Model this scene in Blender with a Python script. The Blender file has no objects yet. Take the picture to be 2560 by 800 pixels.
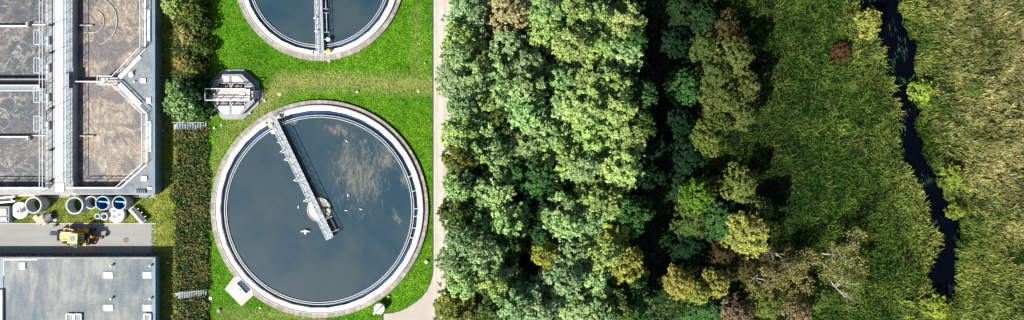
import bpy, math, random
import numpy as np
from mathutils import Vector, Matrix
random.seed(7); RNG = np.random.default_rng(11)
R = math.radians
S = bpy.context.scene
COL = S.collection
# ------------------------------------------------------------------ camera, light
H = 85.0; NX, NY, K = 1280.0, 330.0, 20.0
cam = bpy.data.cameras.new('camera'); cam.lens = 36*H/128; cam.sensor_width = 36
cam.shift_y = -(400-NY)/2560; cam.clip_end = 5000; cam.clip_start = 1
co = bpy.data.objects.new('camera', cam); co.location = (0, 0, H); COL.objects.link(co); S.camera = co
SUN_EL, AZ = R(43), R(40)          # light travels towards +x +y (right / up in the picture)
w = bpy.data.worlds.new('World'); S.world = w; w.use_nodes = True
nt = w.node_tree; bg = nt.nodes['Background']; sky = nt.nodes.new('ShaderNodeTexSky')
sky.sky_type = 'NISHITA'; sky.sun_disc = False; sky.sun_elevation = SUN_EL; sky.sun_rotation = R(230)
sky.air_density = 0.8; sky.dust_density = 2.0
nt.links.new(sky.outputs[0], bg.inputs[0]); bg.inputs[1].default_value = 0.062
sl = bpy.data.lights.new('sun', 'SUN'); sl.energy = 5.0; sl.angle = R(0.5); sl.color = (1.0, 0.955, 0.89)
so = bpy.data.objects.new('sun', sl); COL.objects.link(so)
d = Vector((math.cos(AZ)*math.cos(SUN_EL), math.sin(AZ)*math.cos(SUN_EL), -math.sin(SUN_EL)))
so.rotation_euler = d.to_track_quat('-Z', 'Y').to_euler(); so.location = (-60, -60, 60)
S.view_settings.view_transform = 'Standard'; S.view_settings.look = 'None'
S.view_settings.exposure = 0.9; S.view_settings.gamma = 1
S.view_settings.use_curve_mapping = False
S.render.engine = 'CYCLES'
# ------------------------------------------------------------------ helpers
def U(px, py, z=0.0):
    k = (H-z)/H/K
    return ((px-NX)*k, (NY-py)*k)
def U3(px, py, z=0.0):
    x, y = U(px, py, z); return (x, y, z)
def nodes(name):
    m = bpy.data.materials.new(name); m.use_nodes = True
    t = m.node_tree; b = t.nodes['Principled BSDF']; return m, t, b
def lin(c): return tuple(((v/255)/12.92 if v/255 <= .04045 else ((v/255+.055)/1.055)**2.4) for v in c[:3])
def N(t, kind, **kw):
    n = t.nodes.new(kind)
    for k, v in kw.items():
        if k in n.inputs: n.inputs[k].default_value = v
        else: setattr(n, k, v)
    return n
def pos(t, sc=(1, 1, 1), rot=(0, 0, 0)):
    g = N(t, 'ShaderNodeNewGeometry'); mp = N(t, 'ShaderNodeMapping')
    mp.inputs['Scale'].default_value = sc; mp.inputs['Rotation'].default_value = rot
    t.links.new(g.outputs['Position'], mp.inputs['Vector']); return mp.outputs[0]
def noise(t, vec, scale, detail=5, rough=.6, dist=0):
    n = N(t, 'ShaderNodeTexNoise'); n.inputs['Scale'].default_value = scale; n.inputs['Detail'].default_value = detail
    n.inputs['Roughness'].default_value = rough; n.inputs['Distortion'].default_value = dist
    t.links.new(vec, n.inputs['Vector']); return n.outputs['Fac']
def ramp(t, fac, stops):
    r = N(t, 'ShaderNodeValToRGB'); e = r.color_ramp.elements
    while len(e) < len(stops): e.new(.5)
    for i, (p, c) in enumerate(stops):
        e[i].position = p; e[i].color = (c, c, c, 1) if isinstance(c, (int, float)) else (*c, 1)
    t.links.new(fac, r.inputs[0]); return r.outputs[0]
def mix(t, fac, a, b, blend='MIX'):
    n = N(t, 'ShaderNodeMix'); n.data_type = 'RGBA'; n.blend_type = blend; n.clamp_factor = True
    for s, v in ((n.inputs[0], fac), (n.inputs[6], a), (n.inputs[7], b)):
        if hasattr(v, 'is_linked') or hasattr(v, 'links'): t.links.new(v, s)
        elif isinstance(v, (int, float)): s.default_value = v
        else: s.default_value = (*v, 1)
    return n.outputs[2]
def math_(t, op, a, b=0.0, c=0.0):
    n = N(t, 'ShaderNodeMath', operation=op)
    for s, v in zip(n.inputs, (a, b, c)):
        if hasattr(v, 'links'): t.links.new(v, s)
        else: s.default_value = v
    return n.outputs[0]
def bump(t, b, h, strength=.5, dist=.05):
    n = N(t, 'ShaderNodeBump'); n.inputs['Strength'].default_value = strength; n.inputs['Distance'].default_value = dist
    t.links.new(h, n.inputs['Height']); t.links.new(n.outputs[0], b.inputs['Normal'])
def simple(name, c1, c2=None, sc=1.5, rough=.8, metal=0, stretch=(1, 1, 1), bmp=.2, lo=.35, hi=.65, spec=.3):
    m, t, b = nodes(name); c2 = c2 or tuple(v*.75 for v in c1)
    v = pos(t, stretch); n1 = noise(t, v, sc, 8, .65); n2 = noise(t, v, sc*7, 4, .6)
    f = math_(t, 'MULTIPLY_ADD', n2, .35, math_(t, 'MULTIPLY', n1, .65))
    t.links.new(ramp(t, f, [(lo, c2), (hi, c1)]), b.inputs['Base Color'])
    b.inputs['Roughness'].default_value = rough; b.inputs['Metallic'].default_value = metal
    b.inputs['Specular IOR Level'].default_value = spec
    if bmp: bump(t, b, n2, bmp, .03)
    return m
M = {}
M['concrete'] = simple('concrete', (.33, .335, .33), (.19, .205, .21), .8)
M['deck'] = simple('deck_concrete', (.36, .375, .37), (.22, .24, .245), .55)
M['stain_concrete'] = simple('stained_concrete', (.24, .26, .27), (.09, .12, .145), .35, stretch=(1, 1, 1))
M['pale_concrete'] = simple('pale_concrete', (.46, .44, .40), (.33, .32, .30), 1.2)
M['white'] = simple('white_coating', (.70, .71, .70), (.50, .53, .54), 1.0, .5, lo=.25, hi=.5)
M['bright'] = simple('bright_sheet', (.80, .80, .78), (.64, .66, .66), 2, .4, lo=.2, hi=.45)
M['galv'] = simple('galvanised_steel', (.66, .68, .68), (.48, .51, .53), 3, .45, .1, bmp=0)
M['grate'] = simple('steel_grating', (.24, .30, .33), (.16, .21, .25), 4, .6, .0)
M['facade'] = simple('blue_grey_cladding', (.17, .25, .31), (.11, .18, .24), 2, .6)
M['black'] = simple('black_rubber', (.02, .02, .022), (.012, .012, .013), 6, .7)
M['darkmetal'] = simple('dark_steel', (.06, .07, .08), (.03, .035, .04), 5, .5)
M['yellow'] = simple('yellow_paint', (.85, .52, .05), (.72, .40, .03), 3, .4, bmp=.05)
M['paleyellow'] = simple('pale_yellow_paint', (.88, .68, .22), (.80, .55, .12), 3, .4, bmp=.05)  # paler than the other yellow paint
M['orange'] = simple('orange_paint', (.70, .30, .03), (.55, .22, .02), 3, .45, bmp=.05)
M['glassy'] = simple('tinted_glass', (.05, .16, .15), (.03, .10, .11), 3, .08, spec=.8, bmp=0)
M['skylight'] = simple('opal_skylight', (.92, .93, .93), (.86, .88, .9), 2, .25, bmp=0, lo=.2, hi=.4)
M['blue_liner'] = simple('blue_plastic', (.02, .22, .50), (.01, .14, .36), 2, .35, bmp=0)
M['cyan'] = simple('light_blue_plastic', (.25, .65, .80), (.2, .55, .7), 2, .35, bmp=0)
M['wood'] = simple('bleached_timber', (.52, .44, .33), (.34, .28, .21), 3, .8, stretch=(1, 6, 1))
M['bark'] = simple('bark', (.16, .12, .08), (.08, .06, .04), 4, .9)
M['pale_bark'] = simple('dead_pale_bark', (.55, .52, .42), (.38, .35, .28), 4, .9)
M['rust'] = simple('rusty_iron', (.22, .16, .15), (.13, .10, .10), 6, .8)
M['gull'] = simple('white_feathers', (.9, .9, .88), (.8, .8, .8), 6, .7, bmp=0)
M['hatchgrey'] = simple('roof_hatch_grey', (.20, .22, .27), (.16, .18, .22), 5, .5)

def blockring():
    m, t, b = nodes('paving_ring')
    at = N(t, 'ShaderNodeUVMap'); v = at.outputs[0]
    br = N(t, 'ShaderNodeTexBrick'); br.offset = 0
    br.inputs['Scale'].default_value = 1; br.inputs['Brick Width'].default_value = 1; br.inputs['Row Height'].default_value = 10
    br.inputs['Mortar Size'].default_value = .045; br.inputs['Mortar Smooth'].default_value = .2
    br.inputs['Color1'].default_value = (.31, .28, .245, 1); br.inputs['Color2'].default_value = (.22, .21, .195, 1); br.inputs['Mortar'].default_value = (.13, .12, .11, 1)
    t.links.new(v, br.inputs['Vector'])
    n = noise(t, pos(t), 1.2, 8, .7)
    c = mix(t, 1.0, br.outputs['Color'], ramp(t, n, [(.25, .6), (.7, 1.25)]), 'MULTIPLY')
    t.links.new(c, b.inputs['Base Color']); b.inputs['Roughness'].default_value = .85
    bump(t, b, noise(t, pos(t), 9, 4), .3, .03); return m
M['blocks'] = blockring()
def plates():
    m, t, b = nodes('ribbed_cover_plates')
    v = pos(t); wv = N(t, 'ShaderNodeTexWave'); wv.bands_direction = 'Y'; wv.inputs['Scale'].default_value = 1.35
    wv.inputs['Distortion'].default_value = .3; t.links.new(v, wv.inputs['Vector'])
    n = noise(t, v, .9, 6)
    c = mix(t, ramp(t, wv.outputs['Fac'], [(.0, 1.), (.3, 0.)]), (.74, .74, .71), (.36, .38, .38))
    c = mix(t, ramp(t, n, [(.5, 0.), (.8, .5)]), c, (.6, .6, .52))
    t.links.new(c, b.inputs['Base Color']); b.inputs['Roughness'].default_value = .5; return m
M['plates'] = plates()
def roofmat():
    m, t, b = nodes('weathered_roofing_felt')
    v = pos(t); vs = pos(t, (1, .22, 1))
    n1 = noise(t, v, .085, 7, .62, .4); n2 = noise(t, vs, .9, 7, .65, .5); n3 = noise(t, v, 5, 4)
    f = math_(t, 'ADD', math_(t, 'MULTIPLY', n1, .68), math_(t, 'MULTIPLY', n2, .32))
    c = ramp(t, f, [(.41, (.045, .085, .12)), (.47, (.085, .12, .15)), (.53, (.15, .175, .18)), (.6, (.27, .285, .26))])
    c = mix(t, .22, c, ramp(t, n3, [(.3, .04), (.7, .32)]))
    sx = N(t, 'ShaderNodeTexBrick'); sx.offset = .5; sx.inputs['Scale'].default_value = 1; sx.inputs['Brick Width'].default_value = 1.05; sx.inputs['Row Height'].default_value = 7
    sx.inputs['Mortar Size'].default_value = .012; t.links.new(v, sx.inputs['Vector'])
    c = mix(t, math_(t, 'MULTIPLY', sx.outputs['Fac'], .55), c, (.12, .15, .17))
    t.links.new(c, b.inputs['Base Color']); b.inputs['Roughness'].default_value = .85; bump(t, b, n3, .2, .02); return m
M['roof'] = roofmat()
def asphalt():
    m, t, b = nodes('asphalt')
    v = pos(t); n1 = noise(t, pos(t, (.25, 1, 1)), .8, 7, .65); n2 = noise(t, v, 14, 5, .8)
    c = ramp(t, n1, [(.3, (.20, .205, .195)), (.7, (.285, .285, .265))])
    c = mix(t, .35, c, ramp(t, n2, [(.3, .08), (.7, .35)]))
    t.links.new(c, b.inputs['Base Color']); b.inputs['Roughness'].default_value = .9; bump(t, b, n2, .3, .02); return m
M['asphalt'] = asphalt()
def trackmat():
    m, t, b = nodes('beige_gravel_track')
    v = pos(t); n1 = noise(t, pos(t, (1.2, .2, 1)), 1.2, 7, .65); n2 = noise(t, v, 10, 6, .75); n3 = noise(t, v, .5, 5)
    c = ramp(t, n1, [(.3, (.34, .315, .27)), (.65, (.46, .43, .37))])
    c = mix(t, .3, c, ramp(t, n2, [(.3, (.26, .22, .19)), (.7, (.66, .60, .52))]))
    c = mix(t, ramp(t, n3, [(.5, 0.), (.7, .5)]), c, (.33, .31, .26))
    g = N(t, 'ShaderNodeNewGeometry'); sx = N(t, 'ShaderNodeSeparateXYZ'); t.links.new(g.outputs['Position'], sx.inputs[0])
    mr = N(t, 'ShaderNodeMapRange'); mr.inputs['From Min'].default_value = U(1082, 0)[0]; mr.inputs['From Max'].default_value = U(1126, 0)[0]
    t.links.new(math_(t, 'MULTIPLY_ADD', n1, .25, sx.outputs['X']), mr.inputs['Value'])
    rut = ramp(t, mr.outputs[0], [(.05, .45), (.14, 0.), (.28, .4), (.4, 0.), (.62, 0.), (.72, .4), (.84, 0.)])
    c = mix(t, rut, c, (.27, .25, .20))
    t.links.new(c, b.inputs['Base Color']); b.inputs['Roughness'].default_value = .95; bump(t, b, n2, .4, .03); return m
M['track'] = trackmat()
def gravel():
    m, t, b = nodes('dark_gravel')
    v = pos(t); vo = N(t, 'ShaderNodeTexVoronoi'); vo.inputs['Scale'].default_value = 5; t.links.new(v, vo.inputs['Vector'])
    t.links.new(ramp(t, vo.outputs['Color'], [(.2, (.03, .045, .06)), (.9, (.22, .26, .30))]), b.inputs['Base Color'])
    bump(t, b, vo.outputs['Distance'], .8, .1); return m
M['gravel'] = gravel()
def groundmat(name, kind):
    m, t, b = nodes(name); v = pos(t)
    big = noise(t, v, .22, 6, .6); mid = noise(t, v, 1.3, 6, .65, .3); fine = noise(t, pos(t, (1, .6, 1), (0, 0, R(30))), 6, 5, .8)
    f = math_(t, 'ADD', math_(t, 'MULTIPLY', mid, .5), math_(t, 'MULTIPLY', fine, .5))
    if kind == 'lawn':
        g = ramp(t, f, [(.34, (.018, .08, .003)), (.5, (.042, .16, .004)), (.66, (.10, .28, .012))])
        g = mix(t, ramp(t, big, [(.4, 0.), (.7, .55)]), g, ramp(t, f, [(.35, (.05, .11, .004)), (.65, (.16, .26, .02))]))
        dr = N(t, 'ShaderNodeAttribute'); dr.attribute_name = 'dry'
        k = math_(t, 'MULTIPLY', dr.outputs['Fac'], ramp(t, mid, [(.25, .35), (.6, .8)]))
        g = mix(t, k, g, ramp(t, fine, [(.32, (.14, .16, .03)), (.66, (.34, .31, .13))]))
    elif kind == 'strip':
        wv = N(t, 'ShaderNodeTexWave'); wv.bands_direction = 'X'; wv.inputs['Scale'].default_value = .35; wv.inputs['Distortion'].default_value = 1.5; wv.inputs['Detail'].default_value = 2
        t.links.new(v, wv.inputs['Vector'])
        g = ramp(t, f, [(.32, (.10, .13, .018)), (.5, (.20, .22, .04)), (.68, (.35, .34, .10))])
        g = mix(t, math_(t, 'MULTIPLY', wv.outputs['Fac'], .35), g, (.27, .25, .10))
        dr = N(t, 'ShaderNodeAttribute'); dr.attribute_name = 'dry'
        g = mix(t, math_(t, 'MULTIPLY', dr.outputs['Fac'], .8), g, ramp(t, fine, [(.32, (.03, .07, .006)), (.66, (.10, .17, .02))]))
    elif kind == 'bank':
        g = ramp(t, f, [(.35, (.02, .03, .006)), (.65, (.07, .08, .03))])
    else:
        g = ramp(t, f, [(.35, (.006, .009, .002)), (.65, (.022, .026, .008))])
    t.links.new(g, b.inputs['Base Color']); b.inputs['Roughness'].default_value = 1; b.inputs['Specular IOR Level'].default_value = .1
    bump(t, b, f, .9, .15); return m
for k in ('lawn', 'strip', 'bank', 'soil'): M[k+'_g'] = groundmat(k+'_ground', k)
def leafmat(name, trans=.3, attr=False):
    m, t, b = nodes(name)
    at = N(t, 'ShaderNodeAttribute'); at.attribute_name = 'tone'
    if attr:
        oc = N(t, 'ShaderNodeAttribute'); oc.attribute_name = 'tint'; base = oc.outputs['Color']
    else:
        oi = N(t, 'ShaderNodeObjectInfo'); base = oi.outputs['Color']
    hs = N(t, 'ShaderNodeHueSaturation')
    t.links.new(base, hs.inputs['Color'])
    t.links.new(math_(t, 'MULTIPLY_ADD', at.outputs['Fac'], 1.9 if attr else 1.15, .12 if attr else .45), hs.inputs['Value'])
    t.links.new(math_(t, 'MULTIPLY_ADD', at.outputs['Fac'], -.035, .515), hs.inputs['Hue'])
    t.links.new(hs.outputs[0], b.inputs['Base Color']); b.inputs['Roughness'].default_value = .6; b.inputs['Specular IOR Level'].default_value = .12
    tr = N(t, 'ShaderNodeBsdfTranslucent'); t.links.new(hs.outputs[0], tr.inputs['Color'])
    mx = N(t, 'ShaderNodeMixShader'); mx.inputs[0].default_value = trans
    t.links.new(b.outputs[0], mx.inputs[1]); t.links.new(tr.outputs[0], mx.inputs[2])
    t.links.new(mx.outputs[0], t.nodes['Material Output'].inputs[0]); return m
M['leaf'] = leafmat('leaves', .22); M['blade'] = leafmat('blades', .25, True)
def watermat(name, kind):
    m, t, b = nodes(name); v = pos(t)
    if kind == 'clar':
        c = ramp(t, noise(t, v, .12, 5, .6, .6), [(.38, (.016, .046, .068)), (.62, (.038, .060, .070))])
        rough = .22
        # scum patches with positions of their own
        mask = None
        g = N(t, 'ShaderNodeNewGeometry')
        for (px, py, rx, ry, ang) in SCUM:
            x, y = U(px, py, .3); mp = N(t, 'ShaderNodeMapping'); mp.vector_type = 'TEXTURE'
            mp.inputs['Location'].default_value = (x, y, .3); mp.inputs['Rotation'].default_value = (0, 0, R(ang)); mp.inputs['Scale'].default_value = (rx/K, ry/K, 1)
            t.links.new(g.outputs['Position'], mp.inputs['Vector'])
            ln = N(t, 'ShaderNodeVectorMath', operation='LENGTH'); t.links.new(mp.outputs[0], ln.inputs[0])
            f = ramp(t, ln.outputs['Value'], [(.2, 1.), (1., 0.)])
            mask = f if mask is None else math_(t, 'MAXIMUM', mask, f)
        n = noise(t, pos(t, (1, .38, 1), (0, 0, R(22))), 2.0, 9, .72, 1.0)
        k = math_(t, 'MULTIPLY', ramp(t, math_(t, 'ADD', math_(t, 'MULTIPLY', mask, .26), n), [(.66, 0.), (.84, 1.)]), ramp(t, mask, [(0., 0.), (.3, .5)]))
        c = mix(t, k, c, (.235, .215, .18))
        h = noise(t, pos(t, (1, .5, 1), (0, 0, R(-50))), 5, 3)
        bs = .025
    elif kind == 'scum':
        n1 = noise(t, v, .22, 9, .62, 1.2); n2 = noise(t, pos(t, (1, .6, 1), (0, 0, R(35))), 2.6, 8, .7, .6)
        k = ramp(t, n1, [(.475, 0.), (.50, 1.)])
        foam = ramp(t, n2, [(.3, (.12, .105, .085)), (.5, (.21, .18, .14)), (.70, (.44, .37, .27))])
        c = mix(t, k, ramp(t, n2, [(.3, (.085, .08, .085)), (.7, (.15, .135, .13))]), foam); rough = .5; h = n2; bs = .5
    elif kind == 'veins':
        n1 = noise(t, v, .2, 6, .6, .8)
        vo = N(t, 'ShaderNodeTexVoronoi'); vo.feature = 'DISTANCE_TO_EDGE'; vo.inputs['Scale'].default_value = .55
        mp = N(t, 'ShaderNodeVectorMath', operation='ADD'); nn = N(t, 'ShaderNodeTexNoise'); nn.inputs['Scale'].default_value = .5; nn.inputs['Detail'].default_value = 7; nn.inputs['Distortion'].default_value = 1.5
        sc = N(t, 'ShaderNodeVectorMath', operation='SCALE'); sc.inputs['Scale'].default_value = 3.4
        t.links.new(v, nn.inputs['Vector']); t.links.new(nn.outputs['Color'], sc.inputs[0]); t.links.new(v, mp.inputs[0]); t.links.new(sc.outputs[0], mp.inputs[1]); t.links.new(mp.outputs[0], vo.inputs['Vector'])
        n2 = noise(t, v, 3, 8, .75, .6)
        c = ramp(t, n1, [(.42, (.035, .052, .066)), (.58, (.065, .066, .072))])
        kk = math_(t, 'MULTIPLY', ramp(t, vo.outputs['Distance'], [(.0, 1.), (.13, 0.)]), ramp(t, n2, [(.35, 0.), (.62, 1.)]))
        kk = math_(t, 'MULTIPLY', kk, ramp(t, noise(t, v, .35, 4), [(.42, .15), (.62, 1.)])); c = mix(t, kk, c, (.42, .39, .32))
        c = mix(t, ramp(t, math_(t, 'ADD', math_(t, 'MULTIPLY', n1, .6), math_(t, 'MULTIPLY', n2, .4)), [(.57, 0.), (.66, .85)]), c, (.26, .215, .145))
        rough = .5; h = n2; bs = .4
    elif kind == 'channel':
        c = ramp(t, noise(t, v, .6, 4), [(.3, (.015, .035, .075)), (.7, (.025, .06, .12))]); rough = .25; h = noise(t, v, 4, 3); bs = .02
    else:
        c = ramp(t, noise(t, v, .8, 5), [(.3, (.0006, .0008, .0018)), (.7, (.001, .002, .004))]); rough = .18; h = noise(t, v, 3, 4); bs = .03
        b.inputs['Specular IOR Level'].default_value = .12
    if not isinstance(c, tuple): t.links.new(c, b.inputs['Base Color'])
    b.inputs['Roughness'].default_value = rough
    bump(t, b, h, bs, .3); return m
SCUM = [(860, 400, 22, 110, -12), (960, 390, 60, 75, 25), (735, 305, 28, 14, 20), (990, 540, 16, 48, 22), (900, 440, 120, 150, 0), (1010, 450, 18, 40, 20), (850, 330, 70, 26, -15)]
M['w_clar'] = watermat('clarifier_water', 'clar'); M['w_scum'] = watermat('foamy_sludge_water', 'scum'); M['w_veins'] = watermat('stirred_sludge_water', 'veins')
M['w_channel'] = watermat('channel_water', 'channel'); M['w_river'] = watermat('river_water', 'river')

class MB:
    def __init__(s): s.v = []; s.f = []; s.uv = {}
    def add(s, vs, fs):
        o = len(s.v); s.v += [tuple(v) for v in vs]; s.f += [tuple(i+o for i in f) for f in fs]; return s
    def prism(s, poly, z0, z1):
        a = sum(poly[i][0]*poly[(i+1) % len(poly)][1]-poly[(i+1) % len(poly)][0]*poly[i][1] for i in range(len(poly)))
        if a < 0: poly = poly[::-1]
        n = len(poly)
        return s.add([(x, y, z0) for x, y in poly]+[(x, y, z1) for x, y in poly],
              [tuple(range(n-1, -1, -1)), tuple(range(n, 2*n))]+[(i, (i+1) % n, n+(i+1) % n, n+i) for i in range(n)])
    def box(s, x0, x1, y0, y1, z0, z1):
        x0, x1 = min(x0, x1), max(x0, x1); y0, y1 = min(y0, y1), max(y0, y1)
        return s.prism([(x0, y0), (x1, y0), (x1, y1), (x0, y1)], z0, z1)
    def pbox(s, px0, py0, px1, py1, z0, z1):        # from measured plan corners of its top face
        a = U(px0, py0, z1); b = U(px1, py1, z1); return s.box(a[0], b[0], a[1], b[1], z0, z1)
    def bar(s, p, q, w=.06, h=None):
        p = Vector(p); q = Vector(q); h = h or w; d = (q-p)
        if d.length < 1e-5: return s
        d.normalize(); up = Vector((0, 0, 1)) if abs(d.z) < .95 else Vector((1, 0, 0))
        a = d.cross(up).normalized()*w/2; b = a.cross(d).normalized()*h/2
        return s.add([p-a-b, p+a-b, p+a+b, p-a+b, q-a-b, q+a-b, q+a+b, q-a+b], [(0, 1, 2, 3), (7, 6, 5, 4), (0, 4, 5, 1), (1, 5, 6, 2), (2, 6, 7, 3), (3, 7, 4, 0)])
    def cyl(s, c, r, z0, z1, n=24, r1=None, ang=0):
        r1 = r if r1 is None else r1; x, y = c
        P0 = [(x+r*math.cos(2*math.pi*i/n+ang), y+r*math.sin(2*math.pi*i/n+ang), z0) for i in range(n)]
        P1 = [(x+r1*math.cos(2*math.pi*i/n+ang), y+r1*math.sin(2*math.pi*i/n+ang), z1) for i in range(n)]
        return s.add(P0+P1, [tuple(range(n-1, -1, -1)), tuple(range(n, 2*n))]+[(i, (i+1) % n, n+(i+1) % n, n+i) for i in range(n)])
    def ring(s, c, r0, r1, z0, z1, n=64, a0=0, a1=2*math.pi, uvk=None, c2=None):
        x, y = c; x2, y2 = c2 or c; full = abs(a1-a0-2*math.pi) < 1e-6; m = n if full else n+1; vs = []
        for i in range(m):
            a = a0+(a1-a0)*i/n; ca, sa = math.cos(a), math.sin(a)
            vs += [(x2+r0*ca, y2+r0*sa, z0), (x+r1*ca, y+r1*sa, z0), (x+r1*ca, y+r1*sa, z1), (x2+r0*ca, y2+r0*sa, z1)]
        fs = []; base = len(s.f)
        for i in range(n):
            j = (i+1) % m; a, b = 4*i, 4*j
            fs += [(a, b, b+1, a+1), (a+1, b+1, b+2, a+2), (a+2, b+2, b+3, a+3), (a+3, b+3, b, a)]
            if uvk:
                u0, u1 = i*uvk, (i+1)*uvk
                for q in range(4): s.uv[base+4*i+q] = [(u0, .2), (u1, .2), (u1, .8), (u0, .8)]
        if not full: fs += [(0, 1, 2, 3), (4*n+3, 4*n+2, 4*n+1, 4*n)]
        return s.add(vs, fs)
    def hcyl(s, c, r, w, n=20, axis='y'):
        x, y, z = c; vs = []
        for sg in (-1, 1):
            for i in range(n):
                a = 2*math.pi*i/n
                vs.append((x+r*math.cos(a), y+sg*w/2, z+r*math.sin(a)) if axis == 'y' else (x+sg*w/2, y+r*math.cos(a), z+r*math.sin(a)))
        return s.add(vs, [tuple(range(n)), tuple(range(2*n-1, n-1, -1))]+[(i, n+i, n+(i+1) % n, (i+1) % n) for i in range(n)])
    def tube(s, pts, rads, n=6):
        pts = [Vector(p) for p in pts]; vs = []; fs = []
        for i, p in enumerate(pts):
            d = (pts[min(i+1, len(pts)-1)]-pts[max(i-1, 0)]).normalized()
            a = d.cross(Vector((.3, .9, .2))).normalized(); b = d.cross(a)
            r = rads[i] if hasattr(rads, '__len__') else rads
            vs += [p+(a*math.cos(2*math.pi*k/n)+b*math.sin(2*math.pi*k/n))*r for k in range(n)]
        for i in range(len(pts)-1):
            for k in range(n): fs.append((i*n+k, i*n+(k+1) % n, (i+1)*n+(k+1) % n, (i+1)*n+k))
        fs += [tuple(range(n-1, -1, -1)), tuple((len(pts)-1)*n+k for k in range(n))]
        return s.add(vs, fs)
    def ball(s, c, r, sz=1, n=12, m=7):
        vs = []; fs = []
        rx, ry, rz = (r, r, r*sz) if not hasattr(r, '__len__') else r
        for j in range(m+1):
            th = math.pi*j/m
            for i in range(n):
                a = 2*math.pi*i/n; vs.append((c[0]+rx*math.sin(th)*math.cos(a), c[1]+ry*math.sin(th)*math.sin(a), c[2]+rz*math.cos(th)))
        for j in range(m):
            for i in range(n): fs.append((j*n+i, (j+1)*n+i, (j+1)*n+(i+1) % n, j*n+(i+1) % n))
        return s.add(vs, fs)
    def build(s, name, mat, parent=None, bev=0, smooth=False):
        me = bpy.data.meshes.new(name); me.from_pydata(s.v, [], s.f); me.materials.append(mat)
        if s.uv:
            uvl = me.uv_layers.new(name='UVMap')
            for p in me.polygons:
                if p.index in s.uv:
                    for k, li in enumerate(p.loop_indices): uvl.data[li].uv = s.uv[p.index][k]
        if smooth: me.shade_smooth()
        o = bpy.data.objects.new(name, me); COL.objects.link(o)
        if parent:
            o.parent = parent; o.matrix_parent_inverse = Matrix.Translation(parent.location).inverted() if parent.type == 'EMPTY' and parent.rotation_euler.z == 0 and not parent.get('local') else Matrix.Identity(4)
        if bev:
            b = o.modifiers.new('bevel', 'BEVEL'); b.width = bev; b.segments = 2; b.limit_method = 'ANGLE'
        return o
def tag(o, label, cat, group=None):
    o['label'] = label; o['category'] = cat
    if group: o['group'] = group
    return o
def struct(o): o['kind'] = 'structure'; return o
def thing(name, label, cat, loc=(0, 0, 0), group=None, local=False):
    o = bpy.data.objects.new(name, None); o.empty_display_size = .3; COL.objects.link(o); o.location = loc
    if local: o['local'] = 1
    return tag(o, label, cat, group)
def dup(root, loc, label, group=None, rotz=None, scale=None, color=None):
    r = root.copy(); COL.objects.link(r); r.location = loc; r['label'] = label
    if rotz is not None: r.rotation_euler = (0, 0, rotz)
    if scale: r.scale = scale
    if group: r['group'] = group
    for ch in list(root.children):
        c = ch.copy(); COL.objects.link(c); c.parent = r
        if color and ch.name.startswith('crown'): c.color = (*color, 1)
        for g in ch.children:
            dd = g.copy(); COL.objects.link(dd); dd.parent = c
    return r
def quads(name, V, mat, parent=None, tone=None, tint=None):
    V = np.asarray(V, dtype=np.float32).reshape(-1, 3); n = len(V)//4
    me = bpy.data.meshes.new(name); me.vertices.add(len(V)); me.vertices.foreach_set('co', V.ravel())
    me.loops.add(4*n); me.loops.foreach_set('vertex_index', np.arange(4*n, dtype=np.int32))
    me.polygons.add(n); me.polygons.foreach_set('loop_start', np.arange(0, 4*n, 4, dtype=np.int32))
    me.update(calc_edges=True)
    if tone is not None:
        a = me.attributes.new('tone', 'FLOAT', 'FACE'); a.data.foreach_set('value', np.asarray(tone, dtype=np.float32))
    if tint is not None:
        a = me.attributes.new('tint', 'FLOAT_COLOR', 'FACE'); a.data.foreach_set('color', np.c_[tint, np.ones(n)].astype(np.float32).ravel())
    me.materials.append(mat); o = bpy.data.objects.new(name, me); COL.objects.link(o)
    if parent: o.parent = parent
    return o

# ------------------------------------------------------------------ terrain
ZL = 1.0
XB0, XB1 = U(441, 0, ZL)[0], U(519, 0, 0)[0]
LEFT = [(2140, -60), (2146, 10), (2165, 40), (2192, 85), (2216, 130), (2226, 190), (2247, 260), (2250, 330), (2246, 385), (2275, 430), (2300, 472), (2318, 530), (2345, 572), (2354, 615), (2322, 670), (2318, 700), (2335, 730), (2344, 745)]
RIGHT = [(2244, -60), (2258, 30), (2272, 80), (2292, 125), (2290, 175), (2282, 220), (2302, 270), (2299, 330), (2316, 395), (2345, 445), (2375, 505), (2401, 548), (2402, 600), (2392, 655), (2391, 715), (2385, 742)]
RIV = np.array([U(*p) for p in LEFT]+[U(*p) for p in RIGHT[::-1]])
def inpoly(P, poly):
    x, y = P[:, 0], P[:, 1]; r = np.zeros(len(P), bool); n = len(poly)
    for i in range(n):
        x1, y1 = poly[i]; x2, y2 = poly[(i+1) % n]
        if y1 == y2: continue
        c = ((y1 > y) != (y2 > y)) & (x < (x2-x1)*(y-y1)/(y2-y1)+x1); r ^= c
    return r
gx = np.unique(np.r_[[-600, -300, -150, -90], np.arange(-70, XB0-.1, .5), XB0, np.linspace(XB0, XB1, 8), XB1, np.arange(XB1+.3, 70, .45), [90, 150, 300, 600]])
gy = np.unique(np.r_[[-600, -300, -150, -80, -50], np.arange(-32, 26, .45), [40, 80, 150, 300, 600]])
XX, YY = np.meshgrid(gx, gy); P = np.c_[XX.ravel(), YY.ravel()]
Z = np.where(P[:, 0] <= XB0, ZL, np.where(P[:, 0] >= XB1, 0, ZL*(XB1-P[:, 0])/(XB1-XB0)))
RIVX = np.r_[RIV[:len(LEFT)]-[.7, 0], RIV[len(LEFT):]+[.7, 0]]
Z = np.where(inpoly(P, RIVX), -1.0, Z)
def segd(P, a, b):
    a = np.array(a); b = np.array(b); t = np.clip(((P-a)@(b-a))/((b-a)@(b-a)), 0, 1); return np.linalg.norm(P-(a+t[:, None]*(b-a)), axis=1)
dry = np.zeros(len(P))
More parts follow.
